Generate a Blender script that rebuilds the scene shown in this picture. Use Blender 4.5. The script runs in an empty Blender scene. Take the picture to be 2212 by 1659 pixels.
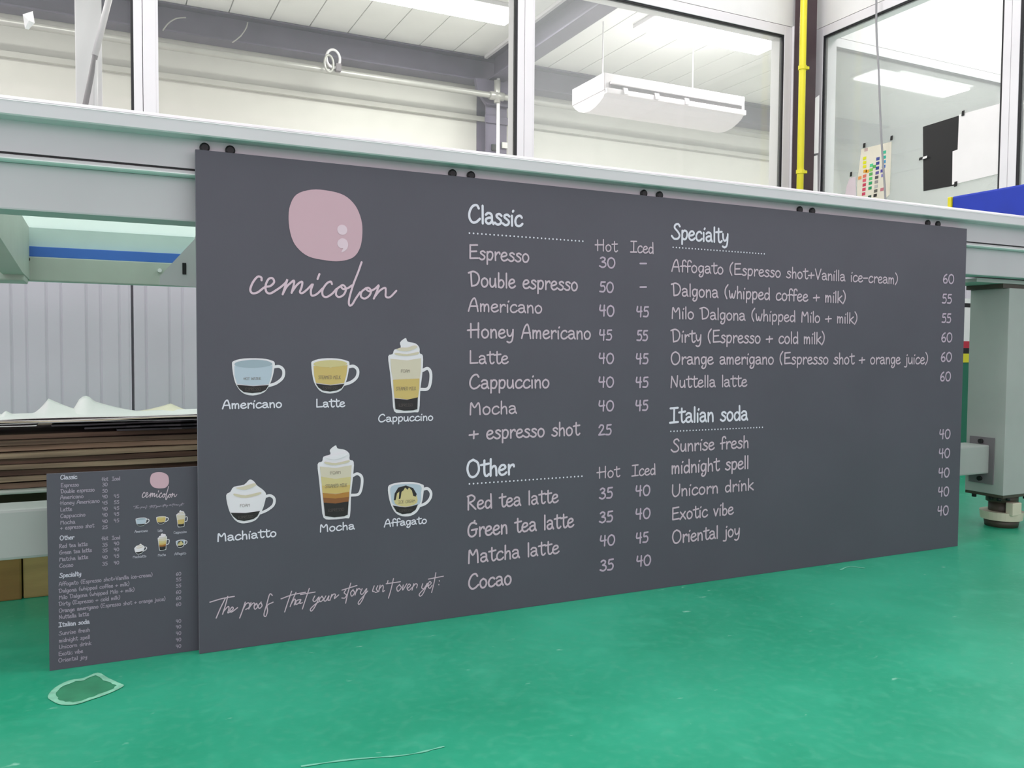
import bpy, bmesh, math, random
from mathutils import Vector, Matrix
from mathutils.geometry import tessellate_polygon

random.seed(7)
SC = bpy.context.scene
COL = SC.collection

# ------------------------------------------------------------------ camera, world, lights, exposure
F = 1828.8555                      # focal length in pixels of a 2212 x 1659 frame
CAM = Vector((-0.14464739, -1.48981906, 0.51623619))
M = Matrix(((0.8992522415712018, -0.011683384967511645, 0.43727440417302),
            (-0.4373722544494799, -0.040321806040885796, 0.8983761255706767),
            (0.007135619591044617, -0.9991184366596896, -0.04136946288930752)))
cd = bpy.data.cameras.new('camera')
cam = bpy.data.objects.new('camera', cd)
COL.objects.link(cam)
cd.sensor_fit = 'HORIZONTAL'
cd.sensor_width = 36.0
cd.lens = F / 2212 * 36.0
cd.clip_start = 0.02
right, up, back = M @ Vector((1, 0, 0)), M @ Vector((0, -1, 0)), M @ Vector((0, 0, -1))
mw = Matrix((right, up, back)).transposed().to_4x4()
mw.translation = CAM
cam.matrix_world = mw
SC.camera = cam

w = bpy.data.worlds.new('world')
SC.world = w
w.use_nodes = True
w.node_tree.nodes['Background'].inputs[0].default_value = (1.0, 0.86, 0.955, 1)
w.node_tree.nodes['Background'].inputs[1].default_value = 1.5

SC.view_settings.view_transform = 'Standard'
SC.view_settings.look = 'None'
SC.view_settings.gamma = 1.0
SC.view_settings.use_curve_mapping = False
SC.view_settings.exposure = 0.2
SC.cycles.use_denoising = True
SC.cycles.max_bounces = 8
SC.cycles.transparent_max_bounces = 16
SC.cycles.sample_clamp_indirect = 6.0


def area(name, loc, size, power, color=(1, 1, 1), rot=(0, 0, 0)):
    d = bpy.data.lights.new(name, 'AREA')
    d.shape = 'RECTANGLE'
    d.size, d.size_y = size
    d.energy = power
    d.color = color
    o = bpy.data.objects.new(name, d)
    o.location = loc
    o.rotation_euler = rot
    COL.objects.link(o)
    return o


# unseen fill lights added over the workshop; area lights for the office lamps, with fills
WL = (1, 0.925, 0.955)
area('workshop_fill_light', (-0.8, -0.45, 3.45), (0.5, 1.2), 30, WL)
area('workshop_fill_light', (1.9, -0.45, 3.45), (0.5, 1.2), 30, WL)
area('workshop_fill_light', (-0.2, 1.35, 3.45), (1.6, 0.4), 20, WL)  # unseen light added to brighten the pile and wall under the table
area('workshop_fill_light', (2.2, 1.35, 3.45), (1.2, 0.4), 14, WL)
area('office_lamp_and_fill', (1.9, 3.7, 2.84), (0.9, 0.25), 36, (1, 0.97, 0.95))
area('office_lamp_and_fill', (4.0, 3.25, 2.84), (0.9, 0.25), 42, (1, 0.97, 0.96))
area('office_lamp_and_fill', (6.3, 3.4, 2.84), (0.9, 0.25), 36, (1, 0.97, 0.97))
area('office_lamp_and_fill', (-1.2, 3.6, 2.84), (0.9, 0.25), 32, (1, 0.97, 0.95))  # unseen fill for the left of the office, no fitting modelled
area('office_lamp_and_fill', (-1.3, 2.25, 2.84), (0.25, 0.25), 10, (1, 0.97, 0.96))  # unseen fill added to whiten the post behind the left pane
area('side_room_fill_light', (4.6, 0.7, 3.3), (0.9, 0.5), 70, WL)  # unseen fill that brightens the view through the side window


# ------------------------------------------------------------------ helpers
def P(px, py, **k):
    """3-D point where the sight line of a photograph pixel meets an axis-aligned plane."""
    r = M @ Vector(((px - 1106) / F, (py - 829.5) / F, 1))
    a, v = list(k.items())[0]
    i = 'xyz'.index(a)
    return CAM + r * ((v - CAM[i]) / r[i])


def lin(c):
    return tuple((x / 255 / 12.92) if x / 255 <= 0.04045 else ((x / 255 + 0.055) / 1.055) ** 2.4 for x in c)


MATS = {}


def mat(name, c, rough=0.5, metal=0.0, var=0.04, scale=8.0, bump=0.0, bscale=60.0, c2=None, detail=4, spec=0.5, stretch=None, lo=0.35, hi=0.65):
    if name in MATS:
        return MATS[name]
    m = bpy.data.materials.new(name)
    m.use_nodes = True
    nt = m.node_tree
    b = nt.nodes['Principled BSDF']
    b.inputs['Roughness'].default_value = rough
    b.inputs['Metallic'].default_value = metal
    b.inputs['Specular IOR Level'].default_value = spec
    tc = nt.nodes.new('ShaderNodeTexCoord')
    src = tc.outputs['Object']
    if stretch:
        mp = nt.nodes.new('ShaderNodeMapping')
        mp.inputs['Scale'].default_value = stretch
        nt.links.new(src, mp.inputs[0])
        src = mp.outputs[0]
    n = nt.nodes.new('ShaderNodeTexNoise')
    n.inputs['Scale'].default_value = scale
    n.inputs['Detail'].default_value = detail
    nt.links.new(src, n.inputs['Vector'])
    r = nt.nodes.new('ShaderNodeValToRGB')
    a = lin(c)
    r.color_ramp.elements[0].position = lo
    r.color_ramp.elements[1].position = hi
    r.color_ramp.elements[0].color = (*[x * (1 - var) for x in a], 1)
    r.color_ramp.elements[1].color = (*([min(1, x * (1 + var)) for x in a] if c2 is None else lin(c2)), 1)
    nt.links.new(n.outputs['Fac'], r.inputs[0])
    nt.links.new(r.outputs[0], b.inputs['Base Color'])
    if bump:
        n2 = nt.nodes.new('ShaderNodeTexNoise')
        n2.inputs['Scale'].default_value = bscale
        nt.links.new(src, n2.inputs['Vector'])
        bp = nt.nodes.new('ShaderNodeBump')
        bp.inputs['Strength'].default_value = bump
        bp.inputs['Distance'].default_value = 0.002
        nt.links.new(n2.outputs['Fac'], bp.inputs['Height'])
        nt.links.new(bp.outputs[0], b.inputs['Normal'])
    MATS[name] = m
    return m


def glass_mat(name, tint, refl=1.0, haze=0.03):
    m = bpy.data.materials.new(name)
    m.use_nodes = True
    nt = m.node_tree
    nt.nodes.clear()
    out = nt.nodes.new('ShaderNodeOutputMaterial')
    t = nt.nodes.new('ShaderNodeBsdfTransparent')
    t.inputs[0].default_value = (*tint, 1)
    g = nt.nodes.new('ShaderNodeBsdfGlossy')
    g.inputs['Roughness'].default_value = 0.015
    d = nt.nodes.new('ShaderNodeBsdfDiffuse')
    d.inputs[0].default_value = (0.85, 0.88, 0.86, 1)
    f = nt.nodes.new('ShaderNodeFresnel')
    f.inputs[0].default_value = 1.35
    b_fac = haze
    mu = nt.nodes.new('ShaderNodeMath')
    mu.operation = 'MULTIPLY'
    mu.inputs[1].default_value = refl
    a = nt.nodes.new('ShaderNodeMixShader')
    b = nt.nodes.new('ShaderNodeMixShader')
    L = nt.links.new
    L(f.outputs[0], mu.inputs[0])
    L(mu.outputs[0], a.inputs[0])
    L(t.outputs[0], a.inputs[1])
    L(g.outputs[0], a.inputs[2])
    b.inputs[0].default_value = b_fac
    L(a.outputs[0], b.inputs[1])
    L(d.outputs[0], b.inputs[2])
    L(b.outputs[0], out.inputs[0])
    return m


def emit_mat(name, c, s):
    m = bpy.data.materials.new(name)
    m.use_nodes = True
    b = m.node_tree.nodes['Principled BSDF']
    b.inputs['Base Color'].default_value = (0.9, 0.9, 0.9, 1)
    b.inputs['Emission Color'].default_value = (*c, 1)
    b.inputs['Emission Strength'].default_value = s
    return m


def empty(name, loc=(0, 0, 0), label=None, cat=None, group=None, kind=None):
    o = bpy.data.objects.new(name, None)
    o.empty_display_size = 0.05
    o.location = loc
    COL.objects.link(o)
    tag(o, label, cat, group, kind)
    return o


def tag(o, label=None, cat=None, group=None, kind=None):
    if label: o['label'] = label
    if cat: o['category'] = cat
    if group: o['group'] = group
    if kind: o['kind'] = kind
    return o


def link(name, me, m, parent=None):
    if m is not None and not me.materials:
        me.materials.append(m)
    o = bpy.data.objects.new(name, me)
    COL.objects.link(o)
    if parent is not None:
        o.parent = parent
        off = Vector((0, 0, 0))
        q = parent
        while q is not None:
            off += q.location
            q = q.parent
        o.location = -off
    return o


def bm_obj(name, bm, m, parent=None, smooth=False):
    me = bpy.data.meshes.new(name)
    bmesh.ops.recalc_face_normals(bm, faces=bm.faces)
    bm.to_mesh(me)
    bm.free()
    if smooth:
        for p in me.polygons: p.use_smooth = True
    return link(name, me, m, parent)


def add_box(bm, x0, x1, y0, y1, z0, z1, bev=0.0):
    vs = [bm.verts.new(p) for p in ((x0, y0, z0), (x1, y0, z0), (x1, y1, z0), (x0, y1, z0),
                                    (x0, y0, z1), (x1, y0, z1), (x1, y1, z1), (x0, y1, z1))]
    fs = [bm.faces.new([vs[i] for i in f]) for f in ((0, 3, 2, 1), (4, 5, 6, 7), (0, 1, 5, 4), (1, 2, 6, 5), (2, 3, 7, 6), (3, 0, 4, 7))]
    if bev:
        es = list({e for f in fs for e in f.edges})
        bmesh.ops.bevel(bm, geom=es, offset=bev, segments=2, affect='EDGES', profile=0.6)


def box(name, x0, x1, y0, y1, z0, z1, m, parent=None, bev=0.0):
    bm = bmesh.new()
    add_box(bm, x0, x1, y0, y1, z0, z1, bev)
    return bm_obj(name, bm, m, parent)


def add_prism(bm, pts, axis, a0, a1):
    """extrude 2-D polygon along axis; pts in the two other axes (x: (y,z), y: (x,z), z: (x,y))"""
    def mk(p, a):
        return {'x': (a, p[0], p[1]), 'y': (p[0], a, p[1]), 'z': (p[0], p[1], a)}[axis]
    A = [bm.verts.new(mk(p, a0)) for p in pts]
    B = [bm.verts.new(mk(p, a1)) for p in pts]
    n = len(pts)
    bm.faces.new(A)
    bm.faces.new(B[::-1])
    for i in range(n):
        bm.faces.new((A[i], B[i], B[(i + 1) % n], A[(i + 1) % n]))


def prism(name, pts, axis, a0, a1, m, parent=None, smooth=False):
    bm = bmesh.new()
    add_prism(bm, pts, axis, a0, a1)
    return bm_obj(name, bm, m, parent, smooth)


def add_cyl(bm, p0, p1, r0, r1=None, seg=16):
    r1 = r0 if r1 is None else r1
    p0, p1 = Vector(p0), Vector(p1)
    d = (p1 - p0)
    q = d.to_track_quat('Z', 'Y')
    A, B = [], []
    for i in range(seg):
        t = 2 * math.pi * i / seg
        v = Vector((math.cos(t), math.sin(t), 0))
        A.append(bm.verts.new(p0 + q @ (v * r0)))
        B.append(bm.verts.new(p1 + q @ (v * r1)))
    bm.faces.new(A[::-1])
    bm.faces.new(B)
    for i in range(seg):
        bm.faces.new((A[i], A[(i + 1) % seg], B[(i + 1) % seg], B[i]))


def cyl(name, p0, p1, r0, m, parent=None, r1=None, seg=16):
    bm = bmesh.new()
    add_cyl(bm, p0, p1, r0, r1, seg)
    o = bm_obj(name, bm, m, parent)
    for p in o.data.polygons:
        p.use_smooth = len(p.vertices) == 4
    return o


def catmull(pts, sub=4, closed=False):
    pts = [Vector(p) for p in pts]
    n = len(pts)
    if n < 3 or sub < 2: return pts
    out = []
    rng = n if closed else n - 1
    for i in range(rng):
        p0 = pts[(i - 1) % n] if (closed or i > 0) else pts[0] * 2 - pts[1]
        p1, p2 = pts[i], pts[(i + 1) % n]
        p3 = pts[(i + 2) % n] if (closed or i + 2 < n) else pts[-1] * 2 - pts[-2]
        for k in range(sub):
            t = k / sub
            out.append(0.5 * ((2 * p1) + (p2 - p0) * t + (2 * p0 - 5 * p1 + 4 * p2 - p3) * t * t + (3 * p1 - p0 - 3 * p2 + p3) * t ** 3))
    if not closed: out.append(pts[-1])
    return out


def tube(name, pts, r, m, parent=None, seg=8, sub=4, closed=False):
    pts = catmull(pts, sub, closed)
    bm = bmesh.new()
    rings = []
    n = len(pts)
    q0 = None
    for i, p in enumerate(pts):
        a = pts[(i - 1) % n] if (closed or i > 0) else p
        b = pts[(i + 1) % n] if (closed or i < n - 1) else p
        d = (b - a).normalized()
        q = d.to_track_quat('Z', 'Y')
        if q0 is not None:
            dz = q0 @ Vector((0, 0, 1))
            q = dz.rotation_difference(d) @ q0
        q0 = q
        rings.append([bm.verts.new(p + q @ Vector((math.cos(2 * math.pi * k / seg) * r, math.sin(2 * math.pi * k / seg) * r, 0))) for k in range(seg)])
    for i in range(n if closed else n - 1):
        A, B = rings[i], rings[(i + 1) % n]
        for k in range(seg):
            bm.faces.new((A[k], A[(k + 1) % seg], B[(k + 1) % seg], B[k]))
    if not closed:
        bm.faces.new(rings[0][::-1])
        bm.faces.new(rings[-1])
    return bm_obj(name, bm, m, parent, True)


# ------------------------------------------------------------------ materials
m_floor = mat('green_epoxy_floor', (24, 158, 118), rough=0.34, var=0.1, scale=2.2, bump=0.25, bscale=35, c2=(56, 178, 142), detail=8, lo=0.3, hi=0.75)
m_white = mat('white_wall_paint', (236, 236, 234), rough=0.7, var=0.02)
m_alu = mat('white_powder_coated_frame', (232, 230, 232), rough=0.4, var=0.01)
m_panel = mat('grey_sandwich_panel', (204, 198, 208), rough=0.55, var=0.03, scale=3)
m_ceil = mat('off_white_ceiling_panel', (240, 242, 238), rough=0.6, var=0.03, scale=4)
m_back = mat('cream_back_wall', (206, 206, 198), rough=0.7, var=0.02)
m_gask = mat('black_rubber_gasket', (28, 28, 32), rough=0.6)
m_steel = mat('dark_mauve_painted_steel', (92, 86, 104), rough=0.5, var=0.12, scale=6)
m_brown = mat('dark_brown_steel', (62, 44, 50), rough=0.5, var=0.1)
m_yell = mat('yellow_conduit', (226, 216, 40), rough=0.4, var=0.03)
m_galv = mat('galvanised_pipe', (176, 176, 170), rough=0.35, metal=0.3, var=0.06)
m_ac = mat('white_plastic', (232, 226, 230), rough=0.4, var=0.01)
m_slot = mat('shaded_vent_grille', (118, 112, 116), rough=0.6)
m_glass = glass_mat('window_glass', (0.95, 0.965, 0.955), 0.75, 0.05)
m_glass_d = glass_mat('hazier_window_glass', (0.95, 0.965, 0.955), 0.75, 0.16)  # more diffuse haze mixed in than the plain panes
m_glass_b = glass_mat('hazy_side_glass', (0.95, 0.965, 0.955), 0.75, 0.24)
m_tab = mat('pale_grey_aluminium', (214, 210, 213), rough=0.38, var=0.02, scale=5)
m_tab2 = mat('grey_painted_steel', (200, 195, 199), rough=0.5, var=0.03, scale=5)
m_strip = mat('bright_aluminium_strip', (240, 240, 240), rough=0.3, var=0.01)
m_blk = mat('black_plastic', (14, 14, 16), rough=0.5)
m_teal = mat('pale_mint_underside', (206, 224, 216), rough=0.5, var=0.03)
m_bed = bpy.data.materials.new('frosted_green_glass')
m_bed.use_nodes = True
_nt = m_bed.node_tree
_nt.nodes.clear()
_o, _d, _t, _x = (_nt.nodes.new('ShaderNode' + k) for k in ('OutputMaterial', 'BsdfDiffuse', 'BsdfTranslucent', 'MixShader'))
_d.inputs[0].default_value = (0.80, 0.88, 0.85, 1)
_t.inputs[0].default_value = (0.80, 0.95, 0.89, 1)
_x.inputs[0].default_value = 0.55
_nt.links.new(_d.outputs[0], _x.inputs[1]); _nt.links.new(_t.outputs[0], _x.inputs[2]); _p, _y = _nt.nodes.new('ShaderNodeBsdfTransparent'), _nt.nodes.new('ShaderNodeMixShader')
_p.inputs[0].default_value = (0.86, 0.98, 0.93, 1)
_y.inputs[0].default_value = 0.35
_nt.links.new(_x.outputs[0], _y.inputs[1]); _nt.links.new(_p.outputs[0], _y.inputs[2]); _nt.links.new(_y.outputs[0], _o.inputs[0])
m_minty = mat('pale_mint_painted_steel', (184, 192, 182), rough=0.5, var=0.04)
m_bluestrip = mat('blue_plastic_strip', (62, 112, 200), rough=0.5, var=0.05)
m_leg = mat('grey_green_painted_steel', (168, 172, 168), rough=0.55, var=0.03)
m_foot = mat('cream_nylon', (206, 200, 178), rough=0.5)
m_footd = mat('dark_oiled_steel', (66, 60, 50), rough=0.5, var=0.15)
m_board = mat('charcoal_printed_board', (83, 81, 91), rough=0.42, var=0.035, scale=5, spec=0.35, bump=0.04, bscale=220)
m_edge = mat('pale_board_edge', (120, 120, 128), rough=0.6)
m_head = mat('print_white_lilac', (226, 222, 234), rough=0.5, var=0.01)
m_item = mat('print_dusty_pink', (202, 182, 194), rough=0.5, var=0.01)
m_price = mat('print_greyed_pink', (190, 170, 188), rough=0.5, var=0.01)
m_small = mat('print_faint_pink', (162, 150, 166), rough=0.5, var=0.01)
m_smallh = mat('print_faint_white', (196, 192, 206), rough=0.5, var=0.01)
m_pink = mat('print_blush_pink', (206, 168, 180), rough=0.5, var=0.01)
m_pinkl = mat('print_light_blush', (226, 200, 212), rough=0.5, var=0.01)
m_word = mat('print_logo_pink', (218, 190, 204), rough=0.5, var=0.01)
C_WHITE = mat('print_cup_white', (230, 224, 230), rough=0.5, var=0.01)
C_BLUE = mat('print_hot_water_blue', (182, 194, 208), rough=0.5, var=0.01)
C_BLUE2 = mat('print_hot_water_rim', (158, 172, 184), rough=0.5, var=0.01)
C_MILK = mat('print_steamed_milk_yellow', (206, 178, 108), rough=0.5, var=0.01)
C_MILK2 = mat('print_milk_pale_yellow', (208, 192, 138), rough=0.5, var=0.01)
C_FOAM = mat('print_foam_cream', (212, 200, 180), rough=0.5, var=0.01)
C_FOAM2 = mat('print_foam_shade', (208, 196, 172), rough=0.5, var=0.01)
C_COFFEE = mat('print_espresso_black', (28, 22, 24), rough=0.5, var=0.01)
C_CHOC = mat('print_chocolate_brown', (138, 84, 42), rough=0.5, var=0.01)
C_CHOC2 = mat('print_caramel', (176, 122, 54), rough=0.5, var=0.01)
C_TXT = mat('print_small_grey', (120, 108, 96), rough=0.5, var=0.01)
C_TXT2 = mat('print_small_dim', (92, 80, 78), rough=0.5, var=0.01)
m_paper = mat('white_paper', (240, 238, 236), rough=0.8, var=0.02)
m_paper2 = mat('cream_paper', (240, 232, 208), rough=0.8, var=0.03)
m_blkpap = mat('black_foil_sheet', (38, 36, 40), rough=0.4, var=0.3, scale=12)
m_card = mat('brown_board_edge', (150, 132, 108), rough=0.85, var=0.35, scale=14, stretch=(0.25, 1, 6), bump=0.6, bscale=50)
m_card2 = mat('dark_brown_board', (106, 88, 72), rough=0.85, var=0.35, scale=14, stretch=(0.25, 1, 6), bump=0.6, bscale=50)
m_wood = mat('yellow_pine_timber', (176, 152, 96), rough=0.7, var=0.15, scale=9, stretch=(0.4, 1, 3), bump=0.2)
m_bluepad = mat('royal_blue_vinyl', (22, 52, 170), rough=0.55, var=0.1, scale=6)
m_lamp = emit_mat('lamp_diffuser', (1, 1, 0.98), 9.0)

# ------------------------------------------------------------------ structure
YA, XB = 2.0, 3.35          # partition with windows behind the table; side partition
ZS, ZH = 1.0, 2.19          # window sill and head
box('floor', -5, 9, -6, YA + 0.05, -0.06, 0, m_floor)['kind'] = 'structure'
box('floor', -5, 9, YA + 0.05, 5.3, -0.06, 0, mat('pale_office_floor', (214, 212, 208), rough=0.6))['kind'] = 'structure'  # unseen floor, coloured pale to bounce neutral light onto the office ceiling
fl = bpy.data.objects['floor']


def struct(name, *a, **k):
    o = box(name, *a, **k)
    o['kind'] = 'structure'
    return o


# office behind the glass
struct('wall_back', -5, 9, 5.1, 5.2, 0, 2.95, m_back)
wr = struct('wall_right', 7.5, 7.6, YA + 0.05, 5.1, 0, 2.95, m_back)
for z in (2.636, 2.44):
    box('reflection_strip', 7.46, 7.5, YA + 0.06, 5.09, z - 0.03, z + 0.03, mat('pale_grey_strip', (196, 198, 196), rough=0.5), wr, bev=0.004)  # strips added to stand for lines reflected in the glass
ce = struct('ceiling', -5, 9, YA + 0.05, 5.2, 2.92, 3.0, m_ceil)
me0 = None
x = 0.425 - 0.287 * 14
while x < 7.4:
    if me0 is None:
        bm = bmesh.new()
        add_box(bm, 0.003, 0.283, YA + 0.06, 5.1, 2.9, 2.92, 0.003)
        o = bm_obj('ceiling_panel', bm, m_ceil, ce)
        me0 = o.data
    else:
        o = link('ceiling_panel', me0, None, ce)
    o.location.x = x
    x += 0.287
# workshop ceiling and side room
struct('ceiling', -5, 9, -6, YA + 0.05, 3.55, 3.62, m_white)
struct('wall_right', 6.4, 6.5, -2.4, YA - 0.06, 0, 3.55, m_white)


def ribbed(name, axis, a0, a1, c, z0, z1, side, parent, m):
    """sheet of ribbed cladding: shallow grooves every 85 mm"""
    bm = bmesh.new()
    prof = []
    a = a0 + 0.002
    k = 0
    while a < a1 - 0.01:
        e = min(a + (0.047, 0.081, 0.047, 0.062)[k % 4], a1 - 0.002)
        d = (0.0035, 0.0, 0.0035, 0.001)[k % 4]
        prof += [(a, d), (e - 0.010, d), (e - 0.005, 0.006), (e - 0.001, 0.005)]
        a = e
        k += 1
    lo = [bm.verts.new(((p[0], c + side * p[1], z0) if axis == 'x' else (c + side * p[1], p[0], z0))) for p in prof]
    hi = [bm.verts.new((v.co.x, v.co.y, z1)) for v in lo]
    bk = [bm.verts.new(((p, c + side * 0.04, z) if axis == 'x' else (c + side * 0.04, p, z))) for z in (z0, z1) for p in (prof[0][0], prof[-1][0])]
    for i in range(len(lo) - 1):
        bm.faces.new((lo[i], lo[i + 1], hi[i + 1], hi[i]))
    bm.faces.new((bk[0], bk[1], bk[3], bk[2]))
    bm.faces.new([hi[0]] + hi[1:] + [bk[3], bk[2]])
    bm.faces.new((lo[0], hi[0], bk[2], bk[0]))
    bm.faces.new((lo[-1], bk[1], bk[3], hi[-1]))
    return bm_obj(name, bm, m, parent)


# partition A lower cladding and upper fascia
pa = struct('wall_partition', -5, XB + 4.15, YA + 0.01, YA + 0.05, 0, ZS - 0.002, m_panel)
xs = [-4.98 + 0.992 * i for i in range(9)]
for i in range(8):
    ribbed('cladding_panel', 'x', xs[i] - 0.012, xs[i + 1] - 0.016, YA - 0.031, 0.0, ZS - 0.004, 1, pa, m_panel)
struct('wall_upper', -5, 7.5, YA - 0.013, YA + 0.04, ZH + 0.052, 3.55, m_white)
pb = struct('wall_side', XB + 0.0, XB + 0.04, -2.4, YA - 0.035, 0, ZS - 0.002, m_panel)
for i in range(4):
    ribbed('cladding_panel', 'y', -2.39 + i * 1.08, -2.39 + i * 1.08 + 1.075, XB - 0.041, 0.0, ZS - 0.004, 1, pb, m_panel)
struct('wall_side_upper', XB - 0.013, XB + 0.035, -2.4, YA - 0.015, ZH + 0.052, 3.55, m_white)


def window(n, axis, a0, a1, c, gl=None, wl=0.036, wr_=0.036, z0=ZS, z1=ZH):
    """aluminium window in a partition: stiles, rails, gasket and pane; a0..a1 outer size"""
    root = empty('window_%d' % n, (a0, c, z0) if axis == 'x' else (c, a0, z0), kind='structure')
    def bb(name, p0, p1, q0, q1, r0, r1, m, bev=0.0):
        if axis == 'x': return box(name, p0, p1, c + q0, c + q1, r0, r1, m, root, bev)
        return box(name, c + q0, c + q1, p0, p1, r0, r1, m, root, bev)
    bb('window_stile', a0, a0 + wl, -0.015, 0.085, z0, z1 + 0.048, m_alu, 0.002)
    bb('window_stile', a1 - wr_, a1, -0.015, 0.085, z0, z1 + 0.048, m_alu, 0.002)
    bb('window_rail', a0 + wl, a1 - wr_, -0.015, 0.085, z1, z1 + 0.048, m_alu, 0.002)
    bb('window_rail', a0 + wl, a1 - wr_, -0.015, 0.085, z0, z0 + 0.045, m_alu, 0.002)
    g = 0.009
    i0, i1, j0, j1 = a0 + wl, a1 - wr_, z0 + 0.045, z1
    for nm, args in (('glazing_bead' if axis == 'x' else 'gasket', (i0, i0 + g, -0.012, 0.012, j0, j1)), ('gasket', (i1 - g, i1, -0.012, 0.012, j0, j1)),
                     ('gasket', (i0 + g, i1 - g, -0.012, 0.012, j1 - g, j1)), ('gasket', (i0 + g, i1 - g, -0.012, 0.012, j0, j0 + g))):
        bb(nm, *args, m_alu if nm == 'glazing_bead' else m_gask)
    bb('glass_pane', i0 + 0.004, i1 - 0.004, -0.003, 0.003, j0 + 0.004, j1 - 0.004, gl or m_glass)
    return root


window(1, 'x', -1.56, 0.010, YA, wl=0.036, wr_=0.03)
window(2, 'x', 0.012, 1.598, YA, wl=0.044, wr_=0.034)
window(3, 'x', 1.600, 3.19, YA, m_glass_d, wl=0.042, wr_=0.05)
window(4, 'x', 3.40, 5.068, YA, wl=0.10, wr_=0.032)
window(5, 'x', 5.070, 6.70, YA, wl=0.036, wr_=0.036)
window(6, 'y', 0.862, 1.955, XB, m_glass_b, wl=0.034, wr_=0.048)
window(7, 'y', -0.25, 0.860, XB, m_glass_b, wl=0.034, wr_=0.036)
struct('trim_1', 3.192, 3.398, YA - 0.03, YA + 0.03, ZS, ZH + 0.05, m_alu)

# white post behind the left pane, and bars added for a reflected window frame
post = box('white_post', -0.222, -0.122, 2.5, 2.6, 0, 2.92, m_alu, None, 0.004)
tag(post, 'white vertical post behind the leftmost window pane', 'post')
prop = empty('reflection_bars', (-0.15, 2.42, 1.0), 'slanted grey bars standing for a reflection, in front of the white post behind the left pane', 'reflection bars')
tube('reflection_bar', [P(250, -60, y=2.42), P(205, 120, y=2.42)], 0.014, m_tab, prop, seg=6, sub=1)
tube('reflection_arm', [P(207, 115, y=2.42), P(186, 218, y=2.42), P(170, 300, y=2.42)], 0.012, m_slot, prop, seg=6, sub=1)
tube('reflection_pin', [P(207, 120, y=2.42), P(207, 300, y=2.42)], 0.009, m_alu, prop, seg=6, sub=1)

# steel frame of the office
def ibeam(name, axis, a0, a1, c, z0, z1, wd, lab, cat, fl_=0.012):
    root = empty(name, (a0, c, z0) if axis == 'x' else (c, a0, z0), lab, cat)
    def bb(n_, q0, q1, r0, r1):
        if axis == 'x': return box(n_, a0, a1, c + q0, c + q1, r0, r1, m_steel, root, 0.002)
        return box(n_, c + q0, c + q1, a0, a1, r0, r1, m_steel, root, 0.002)
    bb('flange', -wd / 2, wd / 2, z0, z0 + fl_)
    bb('flange', -wd / 2, wd / 2, z1 - fl_, z1)
    bb('web', -0.006, 0.006, z0 + fl_, z1 - fl_)
    return root


ibeam('wall_beam', 'x', -4.9, 7.4, 5.0, 2.70, 2.898, 0.16, 'long dark mauve steel beam along the top of the office back wall', 'beam')
b2 = ibeam('ceiling_beam', 'y', YA + 0.07, 4.9, 2.79, 2.70, 2.898, 0.14, 'dark mauve steel beam crossing the office ceiling towards the glass', 'beam')
box('edge_strip', 2.695, 2.72, YA + 0.08, 4.9, 2.875, 2.898, m_alu, b2)
cr = empty('steel_column', (2.80, 4.98, 0), 'dark steel column with bracket against the office back wall', 'column')
bm = bmesh.new()
add_box(bm, 2.71, 2.90, 4.90, 4.912, 0, 2.698)
add_box(bm, 2.71, 2.90, 5.078, 5.09, 0, 2.698)
add_box(bm, 2.80, 2.812, 4.912, 5.078, 0, 2.698)
bm_obj('shaft', bm, m_steel, cr)
prism('bracket', [(2.60, 2.695), (3.02, 2.695), (3.02, 2.62), (2.92, 2.50), (2.70, 2.50), (2.62, 2.60)], 'y', 4.86, 4.90, m_steel, cr)
box('splice_plate', 2.70, 2.91, 4.885, 4.90, 2.36, 2.42, m_steel, cr, 0.003)
for xx in (2.76, 2.85):
    box('fixing_plate', xx, xx + 0.05, 4.88, 4.90, 2.14 + (xx - 2.76) * 0.3, 2.19 + (xx - 2.76) * 0.3, m_blk if xx < 2.8 else m_galv, cr, 0.002)

pw = empty('wall_pipe', (0, 4.80, 2.575), 'grey pipe running along the office back wall under the beam', 'pipe')
cyl('pipe_run', (-4.9, 4.80, 2.555), (7.455, 4.80, 2.555), 0.024, m_galv, pw)
cyl('pipe_tee', (2.70, 4.80, 2.555), (2.82, 4.80, 2.555), 0.034, m_galv, pw)
cyl('pipe_drop', (2.775, 4.80, 2.70), (2.775, 4.80, 0.9), 0.014, m_strip, pw)
cyl('pipe_socket', (2.765, 4.80, 2.50), (2.765, 4.80, 2.68), 0.026, m_galv, pw)
rl = empty('wall_rail', (0, 5.08, 2.43), 'thin grey rail on the office back wall below the pipe', 'rail')
box('rail_strip', -4.9, 7.4, 5.06, 5.099, 2.415, 2.455, mat('grey_rail', (186, 186, 178), rough=0.6), rl, 0.003)
co = empty('cable_coil', (1.41, 4.75, 2.56), 'small coil of pale cable hung on the office wall pipe', 'cable')
tube('cable_loop', [(1.41 + 0.05 * math.cos(t) + 0.01, 4.762, 2.635 + 0.065 * math.sin(t)) for t in [i * math.pi / 6 for i in range(12)]], 0.010, m_alu, co, closed=True, sub=2)
tube('cable_loop', [(1.385 + 0.035 * math.cos(t), 4.745 + 0.01 * math.cos(t), 2.59 + 0.06 * math.sin(t)) for t in [i * math.pi / 6 for i in range(12)]], 0.009, m_galv, co, closed=True, sub=2)
box('cable_clamp', 1.435, 1.475, 4.735, 4.775, 2.545, 2.60, m_slot, co, 0.004)

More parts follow.
